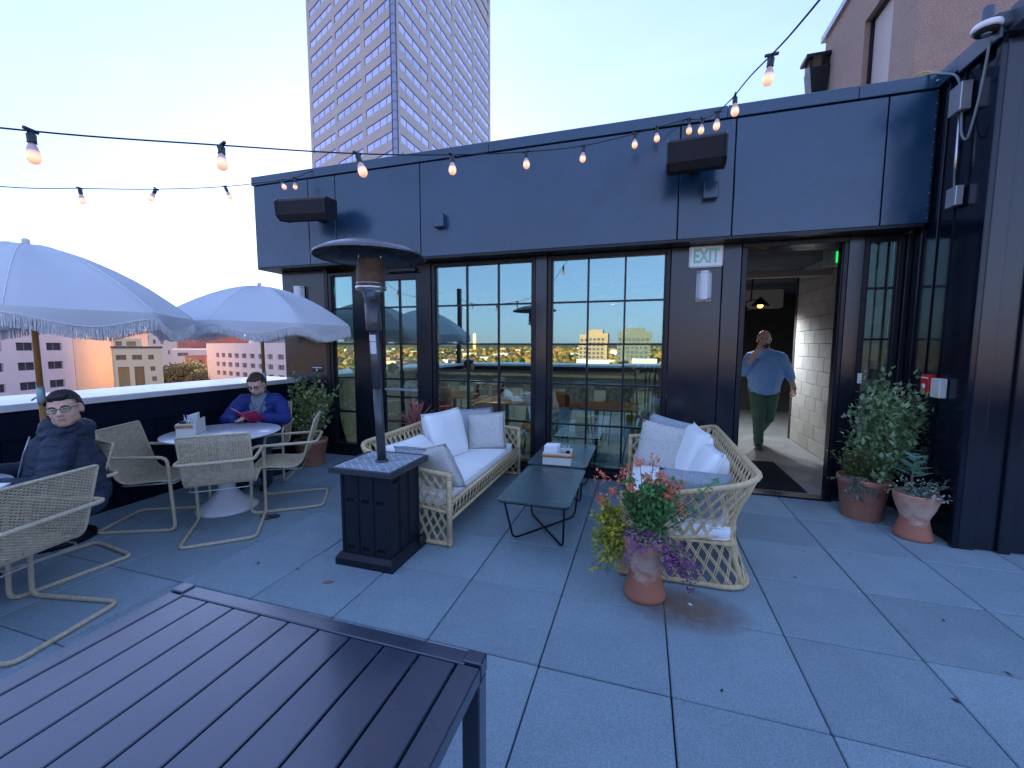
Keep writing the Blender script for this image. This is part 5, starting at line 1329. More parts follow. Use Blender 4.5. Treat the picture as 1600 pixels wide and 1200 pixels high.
mb = MB(); sm = MB(); tips = [(rl.gauss(0, .085), rl.gauss(0, .07)-.03, rl.uniform(.36, .48)) for _ in range(38)]+[(.2, -.06, .36), (.24, -.05, .35), (.19, -.02, .44), (.20, 0, .50)]
bush(mb, sm, (0, 0, .34), tips, 12, .026, .010, 1, .1, .3, .02); mb.build('foliage', gl_['teal'], wp_)['kind'] = 'stuff'
mb = MB()
for tp_ in tips:
    for _ in range(5): leaf(mb, Vector(tp_)+gs(.012), gs(1), .018, .008, 0)
mb.build('pale_flowers', gl_['white'], wp_)['kind'] = 'stuff'
mb = MB(); base = Vector((-.02, .02, .36)); sm.tube([base, (-.04, .0, .5), (-.03, -.02, .62)], .008, 6, rad=[.012, .009, .005])
for k in range(16):
    a = k*2.4; z = .50+.012*k; leaf(mb, Vector((-.04, 0, z)), Vector((math.cos(a), math.sin(a)*.8, .35)), .15-.004*k, .035, 0, fold=.2)
mb.build('large_leaves', [leafmat('leaf_bluegreen', (.14, .30, .22), (.24, .42, .30))], wp_); sm.build('stems', stemm, wp_)
# flower pot in front of the right sofa
fp = pot('potted_flowers', 'waisted terracotta pot of coral, purple and yellow flowers at the right sofa', (-.115, .775, 0), waist(.148, .395), terra2)
sm = MB(); mb = MB(); tips = [(.03+rl.gauss(0, .10), .02+rl.gauss(0, .07), rl.uniform(.58, .78)) for _ in range(44)]
bush(mb, sm, (.0, .0, .38), tips, 40, .040, .016, 1, 0, .2, .035); mb.build('green_foliage', gl_['fresh'], fp)['kind'] = 'stuff'
mb = MB(); ft_ = [(-.12, -.02, .80), (-.16, .0, .74), (-.05, -.03, .85), (.03, .0, .86), (.0, -.06, .76), (.10, -.02, .74), (.14, -.03, .70), (.19, .02, .72), (.12, -.05, .66), (.19, -.04, .60), (-.20, -.04, .66), (-.27, -.01, .74), (-.28, -.04, .60), (.07, -.07, .78), (-.09, -.06, .70)]
for f_ in ft_:
    sm.tube([(0, 0, .42), Vector(f_)*.6+Vector((0, 0, .18)), f_], .0022, 4)
    for _ in range(30): leaf(mb, Vector(f_)+gs(.019), gs(1)+Vector((0, 0, .4)), .024, .009, rl.randrange(2))
mb.build('coral_flowers', gl_['orange'], fp)['kind'] = 'stuff'
mb = MB(); tips = [(rl.uniform(-.13, .26), -.08+rl.gauss(0, .06), .0) for _ in range(70)]; tips = [(a, b, .44-.5*max(0, a-.02)-abs(rl.gauss(0, .05))) for a, b, c_ in tips]
bush(mb, sm, (.02, -.03, .42), tips, 12, .024, .011, 2, .2, .35, .03); mb.build('grey_foliage', [leafmat('leaf_silver', (.20, .24, .20), (.32, .34, .30)), gl_['gray'][0]], fp)['kind'] = 'stuff'
mb = MB()
for a, b, c_ in tips+[(.28, -.06, .22), (.24, -.08, .20), (.26, -.07, .13), (.30, -.05, .24)]:
    if rl.random() < .75:
        for _ in range(20): leaf(mb, Vector((a, b-.02, c_))+gs(.017), gs(1), .017, .009, 0 if a < .16 else rl.randrange(2))
mb.build('purple_flowers', gl_['purple'], fp)['kind'] = 'stuff'
mb = MB(); tips = [(-.24+rl.gauss(0, .045), -.03+rl.gauss(0, .04), rl.uniform(.22, .58)) for _ in range(46)]+[(-.33, -.02, .15), (-.31, -.03, .12), (-.23, 0, .10)]
bush(mb, sm, (-.12, -.02, .42), tips, 18, .038, .016, 2, .2, .3, .035); mb.build('yellow_foliage', gl_['yellow'], fp)['kind'] = 'stuff'
sm.tube([(-.14, 0, .44), (-.26, 0, .56), (-.33, 0, .60), (-.34, 0, .68)], .003, 5); sm.build('stems', stemm, fp)
# variegated shrub behind the left table
vp = pot('potted_shrub', 'variegated yellow green shrub in a terracotta pot behind the reading man chair', (-4.28, 2.50, 0), rimp(.15, .20, .34))
mb = MB(); sm = MB(); tips = [(rl.gauss(0, .17), rl.gauss(0, .10), rl.uniform(.55, 1.02)) for _ in range(56)]+[(-.26, 0, 1.27), (-.22, .0, 1.15), (.15, 0, 1.2), (.10, 0, 1.12), (.34, 0, .95), (.30, 0, .88), (-.05, 0, 1.14), (-.1, 0, 1.18)]
bush(mb, sm, (0, 0, .32), tips, 60, .064, .020, 2, 0, .15, .06); mb.build('foliage', gl_['varieg'], vp)['kind'] = 'stuff'; sm.build('stems', stemm, vp)
# red cordyline behind the left sofa
rp_ = pot('red_cordyline', 'spiky dark red cordyline rising behind the back of the left sofa', (-2.86, 2.72, 0), rimp(.11, .15, .34), K['cable'])
for k in range(64):
    a = k*2.399; el = rl.uniform(.15, 1.45); L_ = rl.uniform(.34, .50); d = Vector((math.cos(a)*math.cos(el), math.sin(a)*math.cos(el)*.7, math.sin(el))); s = Vector((-math.sin(a), math.cos(a), 0))
    V = []; n = 5
    for i in range(n+1):
        t = i/n; p = d*L_*t+Vector((0, 0, -.16*t*t*math.cos(el)))+Vector((0, 0, .52)); wv = .012*math.sin(math.pi*(.12+.88*(1-t)*.95))*1.1 if i < n else .0006
        V += [p-s*wv, p+Vector((0, 0, -.003)), p+s*wv]
    mb = MB(); mb.add(V, [(3*i, 3*i+1, 3*i+4, 3*i+3) for i in range(n)]+[(3*i+1, 3*i+2, 3*i+5, 3*i+4) for i in range(n)], 0, True); mb.build('blade', gl_['red'][0], rp_)
MB().tube([(0, 0, .30), (0, 0, .53)], .02, 8).build('stem', stemm, rp_)

# ================================================================== UMBRELLAS
def umbrella(label, x, y, zt, Rr, zr, rot, lean=0):
    t = thing('fringed_umbrella', label, 'umbrella', (x, y, 0), 0, 'white fringed umbrellas at the round tables')
    MB().lathe([(.24, 0), (.24, .03), (.06, .06), (.035, .12), (.03, .3)], 24).build('base', K['cable'], t)
    MB().tube([(0, 0, .1), (0, 0, 1.12)], .019, 14).build('lower_pole', K['wood'], t)
    MB().tube([(0, 0, 1.2), (0, 0, zt-.03)], .019, 14).build('upper_pole', K['wood'], t)
    MB().tube([(0, 0, 1.10), (0, 0, 1.125), (0, 0, 1.215), (0, 0, 1.24)], .024, 14, rad=[.021, .025, .025, .021]).tube([(0, 0, 1.13), (-.05, -.01, 1.15), (-.08, -.02, 1.13)], .007, 6).build('pole_joint', mat('joint_metal', (.30, .42, .45), .35, metal=.5) if 'joint_metal' not in bpy.data.materials else bpy.data.materials['joint_metal'], t)
    MB().tube([(0, 0, .86), (0, 0, .90)], .0215, 12).build('pole_band', K['galv'], t)
    H = zt-zr; NP = 8; SEG = 10; RIN = 12
    rr_ = random.Random(int(x*100))
    def surf(th, q):   # th in panel units 0..8, q 0..1 radial
        k = math.floor(th); f = th-k; a = rot+2*math.pi*th/NP
        sag = math.sin(math.pi*f)
        rad = Rr*q*(1-.072*sag*q)       # chord between ribs
        z = zr+H*(1-q**1.75)*(1) - .055*sag*math.sin(math.pi*min(1, q*.95))*.6+.01*noise.noise(Vector((th*2, q*5, x)))*q
        return Vector((rad*math.cos(a), rad*math.sin(a), z))
    mb = MB(); V = []; F = []; n = NP*SEG
    for i in range(RIN+1):
        for j in range(n): V.append(surf(j/SEG, max(.02, i/RIN)))
    for i in range(RIN):
        for j in range(n): F.append((i*n+j, i*n+(j+1) % n, (i+1)*n+(j+1) % n, (i+1)*n+j))
    F.append(tuple(range(n)))
    # inner layer gives the cloth thickness
    b = len(V); V += [v-Vector((0, 0, .004)) for v in V]; F += [tuple(b+q_ for q_ in reversed(f)) for f in F]
    mb.add(V, F, 0, True); mb.build('canopy', K['canopy'], t)
    # valance with wavy scalloped hem
    def hem(th): 
        f = th % 1; return .085+.036*math.cos(2*math.pi*f*1)*1.0*(-1)+.006*math.sin(9*th)
    V = []; F = []
    for j in range(n):
        th = j/SEG; e = surf(th, 1.0); d = Vector((e.x, e.y, 0)).normalized()
        wv = .012*math.sin(th*7+x)
        V += [e, e+d*(.006+wv*.5)+Vector((0, 0, -hem(th)*.5)), e+d*wv+Vector((0, 0, -hem(th)))]
    for j in range(n):
        a_ = 3*j; b_ = 3*((j+1) % n); F += [(a_, a_+1, b_+1, b_), (a_+1, a_+2, b_+2, b_+1)]
    mb = MB(); mb.add(V, F, 0, True)
    V2 = [Vector(v)*.998 for v in V]; 
    mb.add(V2, [tuple(reversed(f)) for f in F], 0, True); mb.build('valance', K['canopy'], t)
    mb = MB(); nf = 1700
    for j in range(nf):
        th = NP*j/nf; e = surf(th, 1.0); d = Vector((e.x, e.y, 0)).normalized(); wv = .012*math.sin(th*7+x); s = Vector((-d.y, d.x, 0))
        p = e+d*wv+Vector((0, 0, -hem(th)+.004)); L_ = .085*rr_.uniform(.9, 1.06); sw_ = s*rr_.gauss(0, .005)+d*rr_.gauss(0, .004)
        q1 = p+Vector((0, 0, -L_*.5))+sw_*.4; q2 = p+Vector((0, 0, -L_))+sw_
        mb.tube([p, q1, q2], .0024, 3, cap=False)
    mb.build('fringe', K['fringe'], t)['kind'] = 'stuff'
    MB().tube([surf(j/SEG, 1.0)+Vector((surf(j/SEG, 1.0).x*.01, surf(j/SEG, 1.0).y*.01, -hem(j/SEG)+.004)) for j in range(n)], .004, 5, closed=True).build('hem_trim', K['fringe'], t)
    for k in range(NP):
        MB().tube([surf(k, q/10)+Vector((0, 0, .0015)) for q in range(1, 11)], .0030, 5).build('seam', K['fringe'], t)
        P_ = [surf(k, q)-Vector((0, 0, .014)) for q in (.04, .3, .6, .85, .98)]; rb = MB().tube(P_, .006, 6).build('rib', K['white'], t)
        MB().tube([(0, 0, zt-H*.95), P_[2]], .005, 6).build('strut', K['white'], rb)
    MB().lathe([(.03, zt-.02), (.03, zt), (.022, zt+.005), (.022, zt+.03), (.012, zt+.04)], 14).build('finial', K['canopy'], t)
umbrella('large white fringed umbrella over the left edge table, cut by the photo edge', -4.60, .12, 2.31, .97, 1.80, R(14))
umbrella('smaller looking white fringed umbrella behind the reading man near the building', -4.55, 2.08, 2.26, 1.02, 1.80, R(22.5))

# ================================================================== STRING LIGHTS
def catm(P_, n=10):
    P_ = [Vector(p) for p in P_]; Q = [P_[0]*2-P_[1]]+P_+[P_[-1]*2-P_[-2]]; O = []
    for i in range(1, len(Q)-2):
        for j in range(n):
            t = j/n; a, b, c_, d = Q[i-1:i+3]; O.append(.5*((2*b)+(c_-a)*t+(2*a-5*b+4*c_-d)*t*t+(3*b-a-3*c_+d)*t**3))
    O.append(Q[-2]); return O
bulb_proto = None
def make_bulb():
    t = thing('string_light_bulb', 'x', 'bulb')
    MB().tube([(0, 0, 0), (0, 0, -.012), (0, 0, -.014), (0, 0, -.045), (0, 0, -.05)], .014, 10, rad=[.010, .014, .017, .016, .0175]).bb(-.032, .032, -.007, .007, -.004, .010, bev=.003).build('socket', K['socket'], t)
    MB().lathe([(.011, -.050), (.0155, -.062), (.024, -.088), (.027, -.105), (.0245, -.122), (.016, -.134), (.001, -.139)], 16).build('glass_bulb', K['bulbg'], t)
    return t
def bulbmat():
    m = bpy.data.materials.new('frosted_bulb'); m.use_nodes = True; t = m.node_tree; b = t.nodes['Principled BSDF']
    b.inputs['Base Color'].default_value = (.60, .50, .52, 1); b.inputs['Roughness'].default_value = .28; b.inputs['Alpha'].default_value = .93
    tcn = t.nodes.new('ShaderNodeTexCoord'); mp = t.nodes.new('ShaderNodeMapping'); mp.inputs['Location'].default_value = (0, 0, 3.0); mp.inputs['Scale'].default_value = (28, 28, 28)
    g = t.nodes.new('ShaderNodeTexGradient'); g.gradient_type = 'SPHERICAL'; t.links.new(tcn.outputs['Object'], mp.inputs[0]); t.links.new(mp.outputs[0], g.inputs[0])
    r = t.nodes.new('ShaderNodeValToRGB'); r.color_ramp.elements[0].color = (0, 0, 0, 1); r.color_ramp.elements[1].color = (1, 1, 1, 1); r.color_ramp.elements[1].position = .75; t.links.new(g.outputs[0], r.inputs[0])
    mm = t.nodes.new('ShaderNodeMath'); mm.operation = 'MULTIPLY'; mm.inputs[1].default_value = .42; t.links.new(r.outputs[0], mm.inputs[0])
    b.inputs['Emission Color'].default_value = (1, .48, .20, 1); t.links.new(mm.outputs[0], b.inputs['Emission Strength']); return m
K['bulbg'] = bulbmat()
bulb_proto = make_bulb(); used = False
def bulb(p, lb, grp, tilt=(0, 0)):
    global used
    if not used: o = bulb_proto; used = True
    else: o = dup(bulb_proto, (0, 0, 0))
    o.location = p; o.rotation_euler = (tilt[0], tilt[1], rl.uniform(0, 3)); o['label'] = lb; o['group'] = grp
CA = [(.18, 2.79, 3.79), (-.10, 2.62, 3.67), (-.30, 2.55, 3.61), (-.73, 2.10, 3.36), (-1.12, 1.56, 3.13), (-1.49, .95, 2.90), (-1.83, .35, 2.70), (-2.22, -.20, 2.56), (-2.75, -.66, 2.49), (-3.4, -1.1, 2.50), (-4.3, -1.8, 2.62), (-5.0, -2.6, 2.8)]
CB = [(-4.34, 2.79, 3.83), (-4.45, 2.60, 3.68), (-4.50, 2.42, 3.59), (-4.72, 1.85, 3.34), (-4.98, 1.30, 3.15), (-5.22, .80, 3.01), (-5.36, .33, 2.88), (-5.5, -.4, 2.78), (-5.6, -1.4, 2.8), (-5.5, -2.6, 3.0)]
CC = [(.18, 2.79, 3.79), (.28, 2.60, 3.68), (.36, 2.2, 3.52), (.40, 1.72, 3.37), (.41, 1.15, 3.20), (.42, .33, 2.92), (.43, -.4, 2.75), (.44, -1.4, 2.70), (.45, -2.6, 2.9)]
for nm, C_, lb in (('light_string_cable', CA, 'long black string light cable sagging from the fascia across to the left edge'), ('light_string_cable', CB, 'black string light cable from the left end of the fascia over the umbrellas'), ('light_string_cable', CC, 'black string light cable climbing from the fascia to the top right edge')):
    o = MB().tube(catm(C_, 8), .0042, 6).build(nm, K['cable']); tag(o, lb, 'cable', 'string light cables')
gA, gB, gC = 'bulbs on the long string across the fascia', 'bulbs on the string over the umbrellas', 'bulbs on the string rising to the top right'
for k, i in enumerate((1, 2, 3, 4, 5, 6, 7, 8, 9, 10)):
    bulb(CA[i], ['first lit bulb left of the right speaker corner on the long string', 'second lit bulb from the fascia anchor on the long string', 'lit bulb above the left half of the right window on the long string', 'lit bulb in front of the fascia over the window mullion', 'lit bulb over the left window, between the small fascia box and the mullion', 'lit bulb hanging in front of the tower foot and coping', 'big lit bulb against the sky left of the tower', 'largest lit bulb at the left edge of the long string', 'lit bulb of the long string beyond the left photo edge, seen mirrored', 'last lit bulb of the long string behind the camera'][k], gA, (rl.gauss(0, .12), rl.gauss(0, .12)))
for k, i in enumerate((1, 2, 3, 4, 5, 7, 8)):
    bulb(CB[i], ['small bulb nearest the left fascia end, in front of the fascia', 'small bulb just right of the fascia left edge', 'small tilted bulb against the sky nearest the building', 'middle small bulb above the smaller umbrella and left of the fascia', 'leftmost small bulb above the large umbrella', 'small bulb of the umbrella string beyond the left photo edge', 'last small bulb of the umbrella string behind the camera'][k], gB, (rl.gauss(0, .3), rl.gauss(0, .3)))
for k, (p, lb) in enumerate((((.20, 2.74, 3.76), 'bulb hanging right at the fascia anchor above the right speaker'), ((.30, 2.56, 3.665), 'second bulb right of the fascia anchor'), ((.37, 2.12, 3.49), 'third bulb above the top right corner of the right speaker'), ((.405, 1.60, 3.33), 'bulb against the coping and sky to the right of the speaker'), ((.417, .70, 3.04), 'big lit bulb beside the roof vent at the top right'), ((.43, -.4, 2.75), 'bulb of the right string above the camera'), ((.44, -1.4, 2.70), 'bulb of the right string behind the camera'))):
    bulb(p, lb, gC, (rl.gauss(0, .1), rl.gauss(0, .1)))
# wooden post behind the camera carrying the strings (seen mirrored)
for x in (-5.05, .45): tag(MB().bb(x-.05, x+.05, -2.75, -2.65, 0, 3.1).build('string_post', K['black']), 'dark post on the rear parapet that carries the string lights'+(', left corner' if x < 0 else ', behind the camera'), 'post')
# ================================================================== PEOPLE
def rot_pts(mb, M):
    mb.v = [tuple(M @ Vector(v)) for v in mb.v]; return mb
def head_shapes(mb, M, wide=1.0, beard=False):
    """head in local space: centre at origin, +y is the face, z up; M places it"""
    h = MB()
    h.ball((0, -.012, .030), (.074*wide, .092, .088), 18, 12)            # cranium
    h.ball((0, .018, -.030), (.062*wide, .068, .080), 16, 12)            # face
    h.ball((0, .046, -.082), (.036*wide, .032, .030), 12, 8)            # chin
    for s in (-1, 1):
        h.ball((s*.036, .050, -.030), (.026, .028, .030), 10, 8)          # cheeks
        h.ball((s*.048, .010, -.060), (.020, .040, .032), 10, 8)          # jaw
        h.ball((s*.029, .072, .022), (.024, .016, .008), 8, 6)           # brow
        h.ball((s*.076*wide, -.008, -.008), (.010, .018, .030), 8, 8, M=Matrix.Rotation(s*.25, 3, 'Z'))  # ear
    h.cap((0, .080, .012), .009, (0, .104, -.026), .0125)              # nose
    for s in (-1, 1): h.ball((s*.012, .090, -.030), (.009, .010, .008), 8, 6)
    h.ball((0, .081, -.055), (.024, .012, .0065), 10, 6).ball((0, .079, -.066), (.020, .012, .0065), 10, 6)  # lips
    rot_pts(h, M); mb.add(h.v, h.f, 0, True); return mb
def face_bits(t, M, m_lip, eyes=True):
    e = MB()
    for s in (-1, 1): e.ball((s*.030, .0775, .005), (.0095, .0055, .0024), 10, 6)
    rot_pts(e, M); e.build('eye', K['white'], t)
    e = MB()
    for s in (-1, 1): e.ball((s*.030, .0815, .005), (.0042, .0025, .0026), 8, 5).tube([(s*.019, .083, .007), (s*.030, .086, .0092), (s*.041, .080, .007)], .0013, 4)
    rot_pts(e, M); e.build('iris', K['hair'], t)
    e = MB()
    for s in (-1, 1): e.tube([(s*.014, .088, .0215), (s*.030, .089, .027), (s*.047, .078, .022)], .0034, 5)
    rot_pts(e, M); e.build('eyebrow', K['hair'], t)
    e = MB(); e.ball((0, .0875, -.0555), (.023, .0065, .0045), 10, 5).ball((0, .0855, -.0655), (.018, .0065, .005), 10, 5)
    rot_pts(e, M); e.build('lips', m_lip, t)
def glasses(t, M):
    g_ = MB()
    for s in (-1, 1):
        P_ = [(s*.033+.025*math.copysign(abs(math.cos(a))**.6, math.cos(a)), .099-.010*abs(math.cos(a)), .004+.016*math.copysign(abs(math.sin(a))**.7, math.sin(a))) for a in [2*math.pi*i/20 for i in range(20)]]
        g_.tube(P_, .0018, 5, closed=True)
        g_.tube([(s*.058, .090, .010), (s*.080, .050, .012), (s*.083, .0, .010), (s*.080, -.02, .0)], .002, 5)
    g_.tube([(-.009, .101, .008), (0, .103, .012), (.009, .101, .008)], .0018, 5)
    rot_pts(g_, M); o = g_.build('spectacles', K['lens'], t)
    l_ = MB()
    for s in (-1, 1): l_.ball((s*.033, .094, .004), (.024, .0012, .015), 14, 6)
    rot_pts(l_, M); l_.build('lens', K['eyeglass'], o)
def hand(mb, w_, d, pn, side, curl=.5, L_=1.0, hold=False):
    """palm at wrist w_ pointing along d, palm normal pn; five fingers"""
    w_ = Vector(w_); d = Vector(d).normalized(); pn = Vector(pn); pn = (pn-d*pn.dot(d)).normalized(); s = d.cross(pn)*side
    for k in range(4):
        o_ = s*(-.027+.018*k); mb.cap(w_+o_*.45, .013, w_+d*.075*L_+o_, .0115, n=8)
    fl = (.068, .078, .072, .056)
    for k in range(4):
        p = w_+d*.078*L_+s*(-.029+.0195*k); c_ = curl*(1+.1*k)
        a = p; dd = d
        for j, f_ in enumerate((.42, .32, .26)):
            dd = (Matrix.Rotation(0, 3, 'X') @ dd); ang = c_*(.55+.35*j)
            dd = (d*math.cos(sum([c_*(.55+.35*q) for q in range(j+1)]))+pn*math.sin(sum([c_*(.55+.35*q) for q in range(j+1)])))
            b = a+dd*fl[k]*f_; mb.cap(a, .0095-.001*j, b, .0085-.001*j, n=8); a = b
    p = w_+d*.022-s*.028; q1 = p+(d*.6-s*.75+pn*.25).normalized()*.036; q2 = q1+(d*.85-s*.2+pn*.5).normalized()*.032
    mb.cap(p, .0125, q1, .0105, n=8).cap(q1, .0105, q2, .0085, n=8)
    return mb
def wrinkle(seed, amp=.006, sc_=(9, 9, 16)):
    def f(co, n):
        p = Vector((co.x*sc_[0]+seed, co.y*sc_[1], co.z*sc_[2])); a = noise.noise(p); b = noise.noise(p*2.3+Vector((4, 1, seed)))
        return amp*(1-abs(a)*2.6)*.6+amp*.4*b
    return f
def skinobj(name, me, m, t):
    o = lnk(bpy.data.objects.new(name, me)); o.parent = t; me.materials.append(m); return o
def HM(c, yaw, pitch, roll=0): return Matrix.Translation(c) @ Matrix.Rotation(yaw, 4, 'Z') @ Matrix.Rotation(roll, 4, 'Y') @ Matrix.Rotation(pitch, 4, 'X')
lipm = mat('lips', (.48, .22, .18), .5)
def hair_cap(t, M, m, trim=0, name='hair', side=1.0, seed=0, front=.066):
    """scalp shell: remeshed lumps over the cranium, leaving the face free"""
    h = MB()
    h.ball((0, -.020, .045), (.080*side, .096, .086), 18, 12)
    h.ball((0, front-.010, .088), (.056, .026, .024), 12, 8)
    for s in (-1, 1): h.ball((s*.062*side, .018, .050), (.018, .034, .034), 10, 8).ball((s*.066*side, -.04, .0), (.014, .045, .05), 10, 8)
    h.ball((0, -.070, -.01), (.058, .030, .05), 12, 8)
    rot_pts(h, M)
    me = remesh(h, .007, 2, lambda co, n: .0035*noise.noise(co*55+Vector((seed, 0, 0)))+.002*noise.noise(co*130))
    # remove what would cover the face
    Mi = M.inverted(); bm = bmesh.new(); bm.from_mesh(me)
    kill = [v for v in bm.verts if (lambda q: (q.y > .040 and q.z < .062+trim+.25*(abs(q.x)-.03)*0) or (q.z < .03 and q.y > .012 and abs(q.x) > .03) or q.z < -.055)(Mi @ v.co)]
    bmesh.ops.delete(bm, geom=kill, context='VERTS'); bm.to_mesh(me); bm.free()
    return skinobj(name, me, m, t)

# ---------- man in navy jacket (left)
def man_navy():
    t = thing('person', 'man in dark navy hooded jacket and glasses sitting near the left edge', 'person', (-3.90, -.155, .01), adeg(-.42, -.90))
    # local +y faces world -Y, local +x is world -X
    hc_ = Vector((-.205, -.06, 1.14)); M = HM(hc_, R(72), R(0), R(8)) @ Matrix.Scale(.97, 4)
    b = MB(); head_shapes(b, M, 1.08)
    b.cap((-.045, -.02, .93), .060, (-.17, -.06, 1.09), .058)
    b.cap((0, -.08, .52), .12, (-.01, -.07, .70), .11, fl=1.2, ax=(1, 0, 0)).cap((-.01, -.07, .70), .11, (-.03, -.04, .90), .09, fl=1.3, ax=(1, 0, 0)).cap((-.03, -.03, .90), .06, (-.07, -.03, 1.0), .055)
    sh = {-1: Vector((-.215, -.02, .90)), 1: Vector((.16, -.06, .91))}; el = {-1: Vector((-.285, .04, .67)), 1: Vector((.25, .05, .68))}; wr = {-1: Vector((-.17, .26, .70)), 1: Vector((.12, .30, .74))}
    for s in (-1, 1): b.cap(sh[s], .055, el[s], .042).cap(el[s], .042, wr[s], .028); hand(b, wr[s], Vector((.1*-s, 1, .02)), (0, 0, -1), s, .5)
    for s in (-1, 1): b.cap((s*.10, -.12, .50), .095, (s*.13, .33, .47), .07).cap((s*.13, .33, .47), .062, (s*.13, .36, .10), .042).cap((s*.13, .33, .05), .04, (s*.14, .50, .04), .032)
    skinobj('body', remesh(b, .0075, 3), K['skin'], t)
    j = MB()
    j.cap((0, -.09, .53), .170, (-.02, -.08, .72), .155, fl=1.22, ax=(1, 0, 0)).cap((-.02, -.08, .72), .160, (-.03, -.05, .90), .136, fl=1.35, ax=(1, 0, 0)).cap((-.16, -.04, .915), .085, (.11, -.06, .92), .085)
    j.cap((-.03, .02, .60), .15, (-.045, .02, .86), .11, fl=1.2, ax=(1, 0, 0)).cap((-.05, -.02, .90), .11, (-.07, -.01, .98), .075)
    for s in (-1, 1): j.cap(sh[s], .082, el[s], .066).cap(el[s], .066, wr[s], .048)
    jm = remesh(j, .010, 4, wrinkle(1, .010, (8, 8, 15))); skinobj('jacket', jm, K['navy'], t)
    c_ = MB()   # collar and bunched hood
    for i in range(16):
        a = 2*math.pi*i/16; a2 = 2*math.pi*(i+1)/16
        c_.cap((-.105+.088*math.cos(a), -.04+.085*math.sin(a), .995+.028*math.sin(a)*-1), .024, (-.105+.088*math.cos(a2), -.04+.085*math.sin(a2), .995+.028*math.sin(a2)*-1), .024)
    c_.cap((-.08, -.01, .96), .088, (-.11, -.01, 1.01), .076)
    c_.ball((-.02, -.14, .985), (.13, .065, .06), 14, 10).ball((.05, -.10, 1.0), (.07, .06, .05), 12, 8).ball((-.12, -.10, .985), (.07, .06, .055), 12, 8).ball((-.03, -.15, .94), (.10, .045, .06), 12, 8)
    skinobj('hood', remesh(c_, .009, 3, wrinkle(3, .009, (14, 14, 24))), K['navy'], t)
    MB().tube([(-.10, .10, .97), (-.09, .135, .86), (-.06, .17, .70), (-.05, .17, .60)], .004, 5).build('zipper', K['galv'], t)
    p = MB()
    for s in (-1, 1): p.cap((s*.10, -.12, .50), .115, (s*.13, .34, .475), .084).cap((s*.13, .34, .47), .078, (s*.13, .36, .08), .062)
    skinobj('trousers', remesh(p, .012, 4, wrinkle(2, .006)), K['jeans'], t)
    for s in (-1, 1): skinobj('shoe', remesh(MB().cap((s*.13, .33, .045), .045, (s*.145, .52, .035), .034).ball((s*.137, .43, .02), (.048, .14, .02), 12, 6), .009, 2), K['shoe'], t)
    hair_cap(t, M, K['hair'], -.004, side=1.04, seed=2, front=.070); face_bits(t, M, lipm); glasses(t, M)
man_navy()

